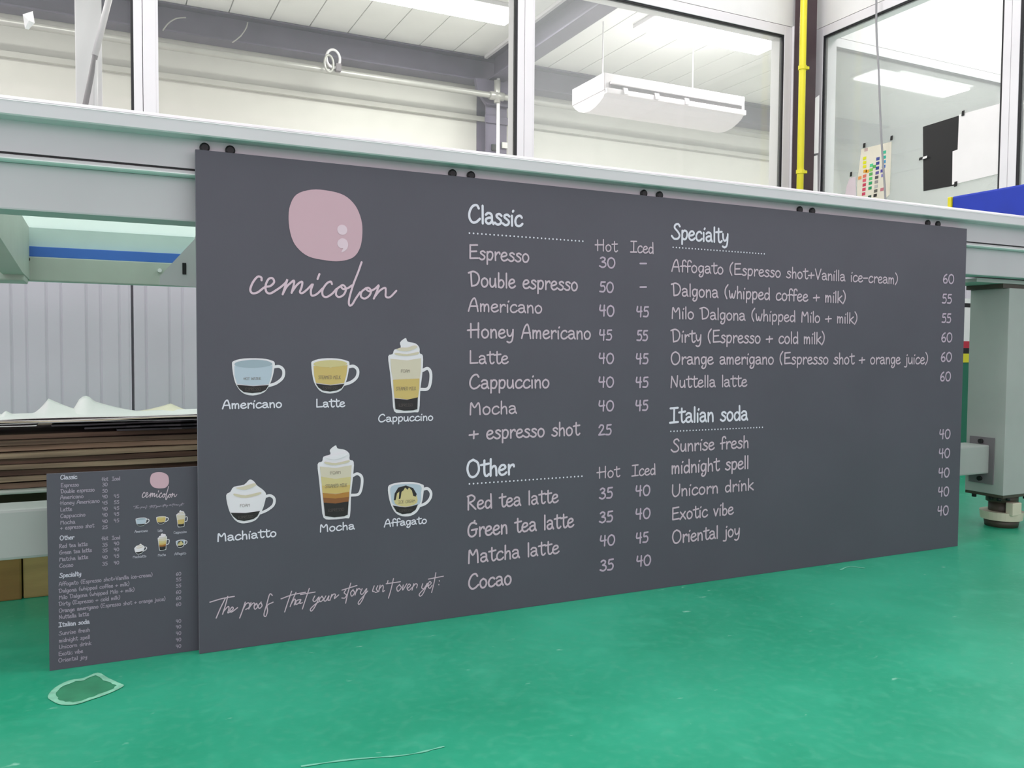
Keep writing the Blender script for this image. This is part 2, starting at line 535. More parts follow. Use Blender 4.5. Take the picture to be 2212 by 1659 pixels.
# ceiling lamps of the office
def ceil_lamp(x, y, lab, g='surface lamps on the office ceiling'):
    r = empty('ceiling_lamp', (x, y, 2.9), lab, 'lamp', g)
    box('lamp_housing', x - 0.6, x + 0.6, y - 0.15, y + 0.15, 2.87, 2.899, m_alu, r, 0.004)
    box('lamp_diffuser', x - 0.57, x + 0.57, y - 0.13, y + 0.13, 2.855, 2.87, m_lamp, r, 0.003)


ceil_lamp(1.95, 4.02, 'glowing white ceiling lamp left of the crossing beam')
ceil_lamp(4.0, 3.66, 'glowing white ceiling lamp above the air conditioner')
ceil_lamp(6.3, 3.75, 'glowing white ceiling lamp seen through the side window')

# air conditioner
ac = empty('air_conditioner', (3.57, 3.72, 2.15), 'white ceiling-hung air conditioner behind the right window pane', 'air conditioner')
X0, X1 = 2.976, 4.19
prof = [(3.50, 2.402), (3.50, 2.275), (3.525, 2.245), (3.57, 2.222), (3.63, 2.203), (3.70, 2.193), (3.78, 2.20), (3.85, 2.222), (3.91, 2.258), (3.945, 2.29), (3.945, 2.41)]
prism('body', prof, 'x', X0, X1, m_ac, ac)
box('end_cap', X0 - 0.008, X0, 3.505, 3.94, 2.29, 2.405, m_ac, ac, 0.003)
box('end_cap', X1, X1 + 0.008, 3.505, 3.94, 2.29, 2.405, m_ac, ac, 0.003)
box('vent_slot', X0 + 0.03, X1 - 0.03, 3.488, 3.5, 2.298, 2.345, m_slot, ac, 0.002)
box('vent_flap', X0 + 0.03, X1 - 0.03, 3.472, 3.488, 2.326, 2.34, m_ac, ac, 0.003)
box('lower_lip', X0, X1, 3.476, 3.512, 2.262, 2.298, m_ac, ac, 0.004)
for k in range(3):
    xx = X0 + 0.13 + k * 0.26
    prism('louver', [(3.494, 2.32), (3.474, 2.312), (3.458, 2.268), (3.468, 2.266)], 'x', xx, xx + 0.035, m_ac, ac)
for xx in (X0 + 0.2, X1 - 0.2):
    cyl('hanger', (xx, 3.86, 2.40), (xx, 3.86, 2.90), 0.005, m_ac, ac, seg=8)

# corner: brown post and yellow conduit
cp = empty('corner_post', (3.22, 1.9, 0), 'dark brown steel post in the corner between the glass partitions', 'post')
box('post_shaft', 3.180, 3.262, 1.88, 1.955, 0, 3.54, m_brown, cp, 0.003)
box('post_flange', 3.235, 3.282, 1.90, 1.96, 0, 2.25, m_brown, cp, 0.002)
yc = empty('yellow_conduit', (3.15, 1.86, 0), 'bright yellow conduit pipe beside the brown corner post', 'conduit')
cyl('conduit_pipe', (3.152, 1.865, 0), (3.152, 1.865, 3.54), 0.0175, m_yell, yc)
for z in (0.5, 1.44, 1.975, 2.6):
    bm = bmesh.new()
    add_cyl(bm, (3.152, 1.865, z), (3.152, 1.865, z + 0.02), 0.0215)
    add_box(bm, 3.152, 3.185, 1.850, 1.879, z + 0.003, z + 0.017)
    bm_obj('conduit_clip', bm, m_yell, yc)

# ------------------------------------------------------------------ things on the side window
def quad_sheet(name, pts, m, lab, cat, th=0.0012, x=XB - 0.016, group=None, parent=None, flat=None):
    bm = bmesh.new()
    add_prism(bm, pts, 'x', x - th, x)
    o = bm_obj(name, bm, m, parent)
    if lab: tag(o, lab, cat, group)
    return o


def yz(px, py, x):
    p = P(px, py, x=x)
    return (p.y, p.z)


xg = XB - 0.0045
bs = empty('black_sheet', (xg, 1.2, 1.43), 'black paper sheet taped to the side window', 'sheet')
quad_sheet('sheet', [yz(*p, xg) for p in ((1994, 274), (2071, 250), (2070, 326), (2068, 400), (1995, 413))], m_blk, None, None, x=xg, parent=bs)
ws = empty('white_sheet', (xg, 1.0, 1.43), 'white paper sheet overlapping the black one on the side window', 'sheet')
quad_sheet('sheet', [yz(*p, xg - 0.003) for p in ((2072, 248), (2167, 222), (2163, 374), (2057, 399), (2058, 327), (2069, 323))], m_paper, None, None, x=xg - 0.003, parent=ws)


def tape(px, py, wpx, hpx, m, par, off=0.0065):
    xx = xg - off
    quad_sheet('tape', [yz(*p, xx) for p in ((px, py), (px + wpx, py - wpx * .3), (px + wpx - 1, py + hpx - wpx * .3), (px - 1, py + hpx))], m, None, None, x=xx, parent=par)


tape(1986, 341, 9, 6, m_blk, bs); tape(1994, 339, 9, 5, m_paper, bs, 0.008)
tape(2078, 240, 6, 11, m_blk, ws); tape(2159, 303, 13, 6, m_blk, ws); tape(2062, 393, 6, 11, m_blk, ws)

cc = empty('colour_chart', (xg, 1.57, 1.42), 'cream sheet printed with rows of colour patches on the side window', 'colour chart')
m_cream = mat('cream_film', (232, 226, 208), rough=0.6)
xc = xg
quad_sheet('sheet', [yz(*p, xc) for p in ((1861, 322), (1926, 306), (1922, 420), (1908, 434), (1852, 440), (1852, 395))], m_cream, None, None, x=xc, parent=cc)
patches = []
def cm(c): return mat('patch_%d_%d_%d' % c, c, rough=0.6, var=0.0)
def Z8(x_, y_): return (1800 + x_ / 9.219, 280 + y_ / 9.219)
PT = [((625, 570), (226, 228, 40)), ((625, 655), (226, 228, 40)), ((625, 735), (230, 226, 40)), ((635, 825), (236, 170, 50)), ((680, 830), (236, 170, 50)), ((625, 925), (226, 120, 100)), ((530, 960), (236, 160, 90)),
      ((620, 1010), (224, 90, 110)), ((618, 1100), (200, 60, 90)), ((612, 1190), (212, 70, 100)), ((605, 1280), (206, 70, 100)), ((655, 400), (200, 176, 170)),
      ((762, 710), (90, 208, 150)), ((820, 735), (90, 176, 90)), ((755, 800), (136, 206, 90)), ((750, 885), (90, 170, 90)), ((745, 975), (80, 196, 110)), ((740, 1065), (40, 160, 100)), ((732, 1165), (30, 150, 96)), ((725, 1340), (60, 90, 76)),
      ((890, 580), (66, 80, 150)), ((885, 670), (50, 64, 140)), ((880, 765), (44, 60, 140)), ((875, 860), (90, 84, 150)), ((865, 950), (80, 76, 80)), ((858, 1040), (150, 148, 146)), ((852, 1130), (190, 190, 186)), ((845, 1220), (100, 98, 92)), ((835, 1310), (40, 38, 38)),
      ((1018, 450), (60, 190, 150)), ((1015, 550), (30, 180, 160)), ((1012, 640), (60, 150, 196)), ((1005, 735), (40, 100, 190)), ((975, 820), (84, 76, 160)), ((990, 910), (130, 124, 190)), ((970, 1190), (196, 120, 130))]
for (qx, qy), c in PT:
    hw, hh = 33, 30
    quad_sheet('colour_patch', [yz(*Z8(qx - hw, qy - hh + 8), xc - 0.0022), yz(*Z8(qx + hw, qy - hh - 8), xc - 0.0022), yz(*Z8(qx + hw - 4, qy + hh - 8), xc - 0.0022), yz(*Z8(qx - hw - 4, qy + hh + 8), xc - 0.0022)], cm(c), None, None, th=0.0006, x=xc - 0.0016, parent=cc)
tape(1865, 310, 5, 10, m_blk, cc); tape(1924, 294, 5, 10, m_blk, cc)
pn = empty('paper_note', (xg, 1.72, 1.33), 'small pinkish paper note taped left of the colour chart', 'note')
quad_sheet('sheet', [yz(*p, xg) for p in ((1836, 384), (1848, 382), (1850, 440), (1822, 440), (1830, 400))], mat('pinkish_film', (226, 212, 218), rough=0.5), None, None, x=xg, parent=pn)
tape(1837, 372, 4, 10, m_blk, pn)
for (a, lab) in ((((1752, 225), (1758, 214), (1770, 205), (1768, 330), (1752, 334)), 'white paper strip stuck on the frame beside the brown post, upper'),
                 (((1736, 345), (1766, 335), (1766, 440), (1741, 440)), 'white paper sheet stuck low on the frame beside the brown post')):
    bm = bmesh.new()
    add_prism(bm, [(P(*p, y=1.897).x, P(*p, y=1.897).z) for p in a], 'y', 1.897, 1.8985)
    tag(bm_obj('paper_strip', bm, m_paper), lab, 'paper')
cord = tube('hanging_cord', [Vector((XB - 0.06, P(1893, -20, x=XB - 0.06).y, 3.55)), P(1893, -20, x=XB - 0.06), P(1898, 150, x=XB - 0.06), P(1904, 300, x=XB - 0.06), P(1913, 440, x=XB - 0.06), Vector((XB - 0.058, P(1913, 440, x=XB - 0.06).y - 0.01, 0.9))], 0.0048, mat('grey_cord', (150, 150, 152), rough=0.6), None)
tag(cord, 'thin grey cord hanging in front of the side window', 'cord')
pt = empty('paper_tag', (-0.36, 1.99, 1.68), 'small crumpled white paper tag stuck on the left window pane', 'tag')
bm = bmesh.new()
tp = [(49, 31), (71, 24), (75, 50), (68, 57), (62, 64), (54, 62)]
cv = bm.verts.new(P(62, 44, y=1.981))
rv = [bm.verts.new(P(*p, y=1.994)) for p in tp]
for i in range(6): bm.faces.new((cv, rv[i], rv[(i + 1) % 6]))
bm.faces.new(rv)
bm_obj('sheet', bm, m_paper, pt)
for j, (lab, pts) in enumerate((('pale loose wire end hanging on the left part of the wall beam', [(402, 38), (380, 40), (362, 52), (352, 66)]),
                                ('pale loose wire end hanging further right on the wall beam', [(535, 48), (532, 60), (520, 78), (502, 92)]))):
    o = tube('wire_end', [P(*p, y=4.918) for p in pts], 0.005, m_galv, None, seg=5, sub=2)
    tag(o, lab, 'wire')

# ------------------------------------------------------------------ the big flatbed table
TX0, TX1 = -0.98, 2.78
tb = empty('flatbed_table', (0.9, 0.6, 0), 'long pale grey metal flatbed work table behind the menu board', 'table')
bm = bmesh.new()
add_prism(bm, [(-0.012, 0.862), (-0.010, 0.860), (0.05, 0.860), (0.05, 0.888), (-0.008, 0.888), (-0.012, 0.884)], 'x', TX0, TX1)
bm_obj('top_rail', bm, m_tab, tb)
prism('rail_edge', [(-0.0128, 0.8815), (-0.006, 0.8895), (0.02, 0.8895), (0.02, 0.8815)], 'x', TX0, TX1, m_strip, tb)  # edge coloured white for the light caught on the rail's bevel
box('upper_web', TX0, TX1, 0.022, 0.06, 0.812, 0.860, m_tab2, tb)
box('seam_line', TX0, TX1, 0.026, 0.06, 0.8085, 0.812, m_blk, tb)
prism('edge_strip', [(0.0125, 0.8000), (0.016, 0.7985), (0.06, 0.7985), (0.06, 0.8085), (0.024, 0.8085), (0.0125, 0.8015)], 'x', TX0, TX1, m_strip, tb)
box('lower_beam', TX0, TX1, 0.036, 0.10, 0.726, 0.7985, m_tab2, tb, 0.003)
bm = bmesh.new()
bm.faces.new([bm.verts.new(p) for p in ((TX0, 0.06, 0.847), (TX1, 0.06, 0.847), (TX1, 1.25, 0.847), (TX0, 1.25, 0.847))])
bm_obj('frosted_glass_bed', bm, m_bed, tb)
box('bed_ledge', TX0, TX1, 0.06, 0.11, 0.7985, 0.846, m_minty, tb)
box('back_panel', TX0, TX1, 1.25, 1.27, 0.697, 0.888, m_teal, tb)
box('blue_strip', TX0, TX1, 1.232, 1.25, 0.764, 0.793, m_bluestrip, tb, 0.002)
box('back_beam', TX0, TX1, 1.225, 1.25, 0.697, 0.764, m_minty, tb, 0.003)
box('end_rail', TX1 - 0.04, TX1, 0.06, 1.25, 0.80, 0.888, m_tab2, tb)
box('end_rail', TX0, TX0 + 0.04, 0.06, 1.25, 0.80, 0.888, m_tab2, tb)
for k in range(5):
    for dx in (0, 0.039):
        xb = P(((443, 498), (978, 1018), (1392, 1426), (1730, 1757), (2008, 2030))[k][0 if dx == 0 else 1], 400, y=0.018).x
        bm = bmesh.new()
        add_cyl(bm, (xb, 0.022, 0.8480), (xb, 0.018, 0.8480), 0.0082, 0.0082, 18)
        add_cyl(bm, (xb, 0.018, 0.8480), (xb, 0.0165, 0.8480), 0.0078, 0.0055, 18)
        bm_obj('bolt', bm, m_blk, tb)
for xx in (-0.368, 0.155, 0.85, 1.5):
    prism('cross_beam', [(0.11, 0.845), (1.225, 0.845), (1.225, 0.70), (1.0, 0.70), (0.11, 0.745)], 'x', xx, xx + 0.05, m_minty, tb)
# gusset plate with slot, behind the board's upper left edge
gp = prism('gusset_plate', [(-0.026, 0.650), (0.15, 0.645), (0.15, 0.799), (0.060, 0.799), (0.045, 0.752), (-0.026, 0.668)], 'y', 0.498, 0.504, m_tab2, tb)
box('slot', 0.0195, 0.0275, 0.4965, 0.498, 0.674, 0.699, m_blk, gp)
cyl('bracket_bolt', P(345, 584, y=1.225), P(345, 584, y=1.21), 0.006, m_strip, tb)
cyl('bracket_bolt', P(60, 560, y=1.225), P(60, 560, y=1.215), 0.006, m_footd, tb)
box('end_bracket', -0.41, -0.320, 1.06, 1.20, 0.685, 0.745, m_minty, tb, 0.004)
# lower stretcher
box('stretcher', -0.9, 2.184, 0.11, 0.19, 0.163, 0.2465, m_leg, tb, 0.005)
for y0 in (0.66, 0.97):
    pass


def leg(x0):
    yy0, yy1, zz0 = 0.066, 0.186, 0.104
    lg = box('leg', x0, x0 + 0.17, yy0, yy1, zz0, 0.700, m_leg, tb, 0.002)
    c = ((x0 + x0 + 0.17) / 2, (yy0 + yy1) / 2)
    box('base_plate', x0 + 0.001, x0 + 0.169, yy0 + 0.001, yy1 - 0.001, zz0 - 0.008, zz0, m_footd, lg)
    box('head_plate', x0 - 0.02, x0 + 0.19, yy0 + 0.006, yy1, 0.700, 0.712, m_footd, lg)
    box('head_rail', x0 - 0.14, x0 + 0.30, yy0 + 0.002, yy1, 0.712, 0.722, m_leg, lg)
    for dx, dy in ((0.012, 0.02), (0.012, 0.045), (0.012, 0.098), (0.04, 0.012), (0.12, 0.012), (0.145, 0.012), (0.155, 0.1)):
        cyl('bolt_head', (x0 + dx, yy0 + dy, zz0 - 0.018), (x0 + dx, yy0 + dy, zz0 - 0.008), 0.0065, m_blk, lg, seg=8)
    cyl('foot_collar', (*c, 0.074), (*c, 0.096), 0.043, m_footd, lg, seg=24)
    cyl('foot_stem', (*c, 0.03), (*c, 0.074), 0.036, m_footd, lg, seg=24)
    box('foot_block', c[0] - 0.035, c[0] + 0.005, c[1] - 0.058, c[1] - 0.035, 0.04, 0.078, m_foot, lg, 0.003)
    bm = bmesh.new()
    add_cyl(bm, (*c, 0.022), (*c, 0.046), 0.056, 0.059, 32)
    o = bm_obj('foot_disc', bm, m_foot, lg)
    cyl('foot_base', (*c, 0.0), (*c, 0.022), 0.044, m_footd, lg, r1=0.048, seg=24)
    return lg


lg = leg(2.185)
leg(-0.95)
box('mounting_plate', 2.181, 2.185, 0.096, 0.172, 0.132, 0.268, m_slot, lg)
cyl('plate_bolt', (2.174, 0.135, 0.256), (2.181, 0.135, 0.256), 0.007, m_blk, lg, seg=8)
cyl('plate_bolt', (2.174, 0.135, 0.146), (2.181, 0.135, 0.146), 0.007, m_blk, lg, seg=8)
for xx in (-0.95, 2.185):
    box('rear_leg', xx, xx + 0.17, 1.05, 1.17, 0, 0.84, m_leg, tb, 0.002)

# blue padded block on the table top
bb_ = empty('blue_padded_block', (2.42, 0.16, 0.889), 'royal blue padded block with a yellow edge on the right end of the table', 'padded block')
box('pad', 2.244, 2.70, -0.02, 0.300, 0.889, 1.0, m_bluepad, bb_, 0.006)
box('piping', 2.238, 2.70, 0.300, 0.312, 0.889, 0.9985, m_yell, bb_, 0.003)

# cable seen between board and leg
sf = empty('striped_bollard', (P(2091, 700, y=0.9).x, 0.9, 0), 'white red and yellow striped post glimpsed between the menu board and the table leg', 'post')
yb = 0.9


def zof(py): return P(2091, py, y=yb).z


bx = P(2091, 700, y=yb).x
for (a, b_, m) in ((645, 655, m_paper), (655, 664, m_blk), (664, 737, m_paper), (737, 752, mat('red_paint', (190, 40, 60), rough=0.5)), (752, 764, m_blk), (764, 783, m_yell)):
    box('band', bx - 0.025, bx + 0.03, yb, yb + 0.02, zof(b_), zof(a), m, sf)
box('stem', bx - 0.025, bx + 0.03, yb + 0.003, yb + 0.018, 0, zof(783), mat('dark_green_paint', (30, 110, 84), rough=0.5), sf)

# ------------------------------------------------------------------ store of sheets under the table
dk = empty('low_platform', (0.3, 0.8, 0), 'low mint-edged platform carrying the sheet pile under the table', 'platform')
box('deck', -0.93, 1.55, 0.44, 1.04, 0.221, 0.229, m_minty, dk, 0.003)
box('bearer', -0.9, 1.5, 0.75, 0.85, 0.101, 0.221, mat('shade_dark_timber', (78, 84, 62), rough=0.8, var=0.2), dk, 0.003)  # bearer coloured dark to stand for the shadowed gap below the deck
tx = [-0.93, -0.292, 1.52]
labs = ['weathered pine timber at the far left under the platform', 'pale pine timber under the platform left of the small menu']
tones = [mat('darker_pine_timber', (150, 118, 62), rough=0.7, var=0.2, scale=9, stretch=(0.4, 1, 3)), m_wood]
for i in range(2):
    o = box('timber', tx[i] + 0.001, tx[i + 1] - 0.001, 0.475 + 0.004 * i, 0.86, 0.0, 0.101, tones[i], None, 0.004)
    tag(o, labs[i], 'timber', 'timbers under the platform')


def wavy_sheet(name, x0, x1, y0, y1, z0, th, m, amp, seed, lab, cat, grp, nx=36, notch=None):
    rnd = random.Random(seed)
    ph = [rnd.uniform(0, 6.28) for _ in range(4)]
    bm = bmesh.new()
    ny = 4
    top, bot = [], []
    for j in range(ny + 1):
        a, b = [], []
        for i in range(nx + 1):
            xx = x0 + (x1 - x0) * i / nx
            yy = y0 + (y1 - y0) * j / ny + (0.006 * math.sin(9 * xx + ph[3]) + rnd.uniform(-0.003, 0.003) if j == 0 else 0)
            dz = amp * (math.sin(3.1 * xx + ph[0]) + 0.5 * math.sin(8.3 * xx + ph[1]) + 0.25 * math.sin(21 * xx + ph[2])) * (1 - 0.8 * j / ny)
            a.append(bm.verts.new((xx, yy, z0 + th + dz)))
            b.append(bm.verts.new((xx, yy, z0 + dz)))
        top.append(a); bot.append(b)
    for j in range(ny):
        for i in range(nx):
            bm.faces.new((top[j][i], top[j][i + 1], top[j + 1][i + 1], top[j + 1][i]))
            bm.faces.new((bot[j][i], bot[j + 1][i], bot[j + 1][i + 1], bot[j][i + 1]))
    for i in range(nx):
        bm.faces.new((bot[0][i], bot[0][i + 1], top[0][i + 1], top[0][i]))
        bm.faces.new((top[ny][i], top[ny][i + 1], bot[ny][i + 1], bot[ny][i]))
    for j in range(ny):
        bm.faces.new((bot[j][0], top[j][0], top[j + 1][0], bot[j + 1][0]))
        bm.faces.new((bot[j][nx], bot[j + 1][nx], top[j + 1][nx], top[j][nx]))
    o = bm_obj(name, bm, m)
    tag(o, lab, cat, grp)
    return o


z = 0.2302
ordinal = ['lowest', 'second lowest', 'third from bottom', 'fourth from bottom', 'fifth from bottom', 'sixth from bottom', 'seventh from bottom', 'eighth from bottom', 'topmost']
offs = [0.012, 0.0, 0.02, -0.004, 0.010, -0.006, 0.012, 0.0, 0.018]
for i in range(9):
    th = (0.0125, 0.0118, 0.013, 0.011, 0.0128, 0.0112, 0.0122, 0.0115, 0.0105)[i] * 0.84
    wavy_sheet('board_sheet', -0.9 + 0.02 * (i % 3), 1.5 - 0.03 * (i % 4), 0.452 + offs[i], 0.84, z, th, m_card if i in (1, 3, 5, 6) else m_card2, 0.00045, 10 + i,
               ordinal[i] + ' worn brown board in the pile under the table', 'board', 'worn brown boards piled under the table')
    z += th + (0.0014 if i % 2 else 0.0029)
for i, (lab) in enumerate(('black foil sheet lying directly on the brown boards', 'crinkled black foil sheet in the middle of the black layer', 'upper black foil sheet just under the white papers')):
    wavy_sheet('foil_sheet', -0.235 + 0.06 * (2 - i), 1.4, 0.446 + 0.008 * i, 0.80, z, 0.0035, m_blkpap, 0.0012, 30 + i, lab, 'foil sheet', 'black foil sheets on the board pile', nx=60)
    z += 0.0065
ZP = z
wavy_sheet('grey_paper', -0.42, 1.2, 0.447, 0.70, z - 0.001, 0.0012, mat('grey_liner', (150, 148, 150), rough=0.5), 0.0016, 44, 'thin grey liner sheet below the white papers', 'paper', None, nx=60)


def paper(name, x0, x1, y0, y1, z0, peaks, m, lab, seed, nx=120, ny=10):
    rnd = random.Random(seed)
    ph = [rnd.uniform(0, 6.28) for _ in range(3)]
    bm = bmesh.new()
    top, bot = [], []
    for j in range(ny + 1):
        a, b = [], []
        v = j / ny
        for i in range(nx + 1):
            xx = x0 + (x1 - x0) * i / nx
            yy = y0 + (y1 - y0) * v
            h = 0.0010 * (math.sin(7 * xx + ph[0]) + math.sin(17 * xx + 5 * yy + ph[1])) + 0.002 + 0.001 * v
            for (px_, hh, wl, wr_) in peaks:
                d = (xx - px_)
                t = 1 - (abs(d) / (wl if d < 0 else wr_))
                if t > 0: h += hh * t ** 1.4 * v ** 2
            a.append(bm.verts.new((xx, yy, z0 + h + 0.0008)))
            b.append(bm.verts.new((xx, yy, z0 + h)))
        top.append(a); bot.append(b)
    for j in range(ny):
        for i in range(nx):
            bm.faces.new((top[j][i], top[j][i + 1], top[j + 1][i + 1], top[j + 1][i]))
            bm.faces.new((bot[j][i], bot[j + 1][i], bot[j + 1][i + 1], bot[j][i + 1]))
    for i in range(nx):
        bm.faces.new((bot[0][i], bot[0][i + 1], top[0][i + 1], top[0][i]))
        bm.faces.new((top[ny][i], top[ny][i + 1], bot[ny][i + 1], bot[ny][i]))
    for j in range(ny):
        bm.faces.new((bot[j][0], top[j][0], top[j + 1][0], bot[j + 1][0]))
        bm.faces.new((bot[j][nx], bot[j + 1][nx], top[j + 1][nx], top[j][nx]))
    o = bm_obj(name, bm, m, None, True)
    tag(o, lab, 'paper', 'white papers on the board pile')


def xat(px, y): return P(px, 880, y=y).x


def pk(px, py, y, z0, wl, wr_): return (xat(px, y), P(px, py, y=y).z - z0 - 0.003, wl, wr_)


paper('paper_sheet', -0.36, 1.2, 0.452, 0.66, ZP + 0.002, [pk(370, 873, .66, ZP + 0.002, 0.07, 0.035)], m_paper2, 'cream-white paper with one raised corner beside the menu board', 1)
paper('paper_sheet', -0.40, 0.45, 0.456, 0.62, ZP + 0.0045, [pk(190, 862, .62, ZP + 0.0045, 0.032, 0.11), pk(174, 869, .62, ZP + 0.0045, 0.03, 0.03)], m_paper, 'white paper with a high curled peak in the middle of the pile top', 2)
paper('paper_sheet', -0.52, 0.1, 0.46, 0.60, ZP + 0.007, [pk(105, 862, .60, ZP + 0.007, 0.03, 0.08)], m_paper, 'white paper with a curled peak at the left of the pile top', 3)
paper('paper_sheet', -0.6, -0.26, 0.435, 0.56, ZP - 0.004, [pk(12, 886, .56, ZP - 0.004, 0.03, 0.05)], m_paper, 'ragged white paper drooping over the pile at the picture edge', 4)

# floor marks
fm = empty('floor_sticker_mark', (-0.17, -0.08, 0), 'pale outline of a torn sticker on the green floor', 'mark')
outl = [(66, 1500), (110, 1445), (200, 1400), (290, 1385), (375, 1352), (440, 1385), (505, 1415), (535, 1435), (440, 1482), (330, 1520), (240, 1548), (150, 1550), (95, 1528)]
outl = [(80 + a / 2.86, 980 + b / 2.86) for a, b in outl]
po = catmull([P(*p, z=0.0012) for p in outl], 3, True)
cen = sum(po, Vector()) / len(po)
bm = bmesh.new()
rr = random.Random(3)
ring_o = [bm.verts.new(p) for p in po]
ring_i = [bm.verts.new(cen + (p - cen) * (0.80 + rr.uniform(-0.04, 0.05))) for p in po]
n = len(po)
for i in range(n): bm.faces.new((ring_o[i], ring_o[(i + 1) % n], ring_i[(i + 1) % n], ring_i[i]))
bm_obj('mark_outline', bm, mat('pale_mint_residue', (140, 206, 176), rough=0.6, var=0.2, scale=40), fm)
bm = bmesh.new()
bm.faces.new([bm.verts.new(cen + (p - cen) * 0.84 - Vector((0, 0, 0.0005))) for p in po])
bm_obj('mark_film', bm, mat('dull_green_film', (58, 142, 104), rough=0.5, var=0.1, scale=30), fm)
for j, (lab, pts) in enumerate((('thin pale scuff on the floor below the right end of the menu board', [(1815, 1231), (1835, 1224), (1868, 1227)]),
                                ('faint pale scratch on the floor at the bottom of the picture', [(650, 1655), (760, 1640), (880, 1630), (960, 1612)]))):
    pp = catmull([P(*p, z=0.0008) for p in pts], 6)
    bm = bmesh.new()
    L_, R_ = [], []
    for i, p in enumerate(pp):
        d = (pp[min(i + 1, len(pp) - 1)] - pp[max(i - 1, 0)]).normalized()
        nrm = Vector((-d.y, d.x, 0)) * (0.0022 if j else 0.0035) * rr.uniform(0.2, 1)
        L_.append(bm.verts.new(p + nrm)); R_.append(bm.verts.new(p - nrm))
    for i in range(len(pp) - 1): bm.faces.new((L_[i], R_[i], R_[i + 1], L_[i + 1]))
    tag(bm_obj('floor_scuff', bm, mat('pale_scuff', (120, 200, 172), rough=0.6)), lab, 'scuff')

# worn pale specks in the floor paint
nt = m_floor.node_tree
pb_ = nt.nodes['Principled BSDF']
base = pb_.inputs['Base Color'].links[0].from_socket
tcn = nt.nodes.new('ShaderNodeTexCoord')
def specks(scale, lo_, hi_, fac, col, base, stretch=(1, 1, 1)):
    mpn = nt.nodes.new('ShaderNodeMapping'); mpn.inputs['Scale'].default_value = stretch
    nz_ = nt.nodes.new('ShaderNodeTexNoise'); nz_.inputs['Scale'].default_value = scale; nz_.inputs['Detail'].default_value = 6
    rp = nt.nodes.new('ShaderNodeValToRGB'); rp.color_ramp.elements[0].position = lo_; rp.color_ramp.elements[1].position = hi_
    rp.color_ramp.elements[1].color = (fac, fac, fac, 1)
    mx = nt.nodes.new('ShaderNodeMix'); mx.data_type = 'RGBA'
    mx.inputs[7].default_value = (*lin(col), 1)
    nt.links.new(tcn.outputs['Object'], mpn.inputs[0]); nt.links.new(mpn.outputs[0], nz_.inputs['Vector'])
    nt.links.new(nz_.outputs['Fac'], rp.inputs[0]); nt.links.new(rp.outputs[0], mx.inputs[0]); nt.links.new(base, mx.inputs[6])
    return mx.outputs[2]
base = specks(14, 0.55, 0.75, 0.45, (70, 186, 150), base)
base = specks(60, 0.5, 0.8, 0.5, (84, 176, 144), base)
base = specks(22, 0.69, 0.74, 0.8, (150, 214, 190), base, (1, 2.2, 1))
nt.links.new(base, pb_.inputs['Base Color'])

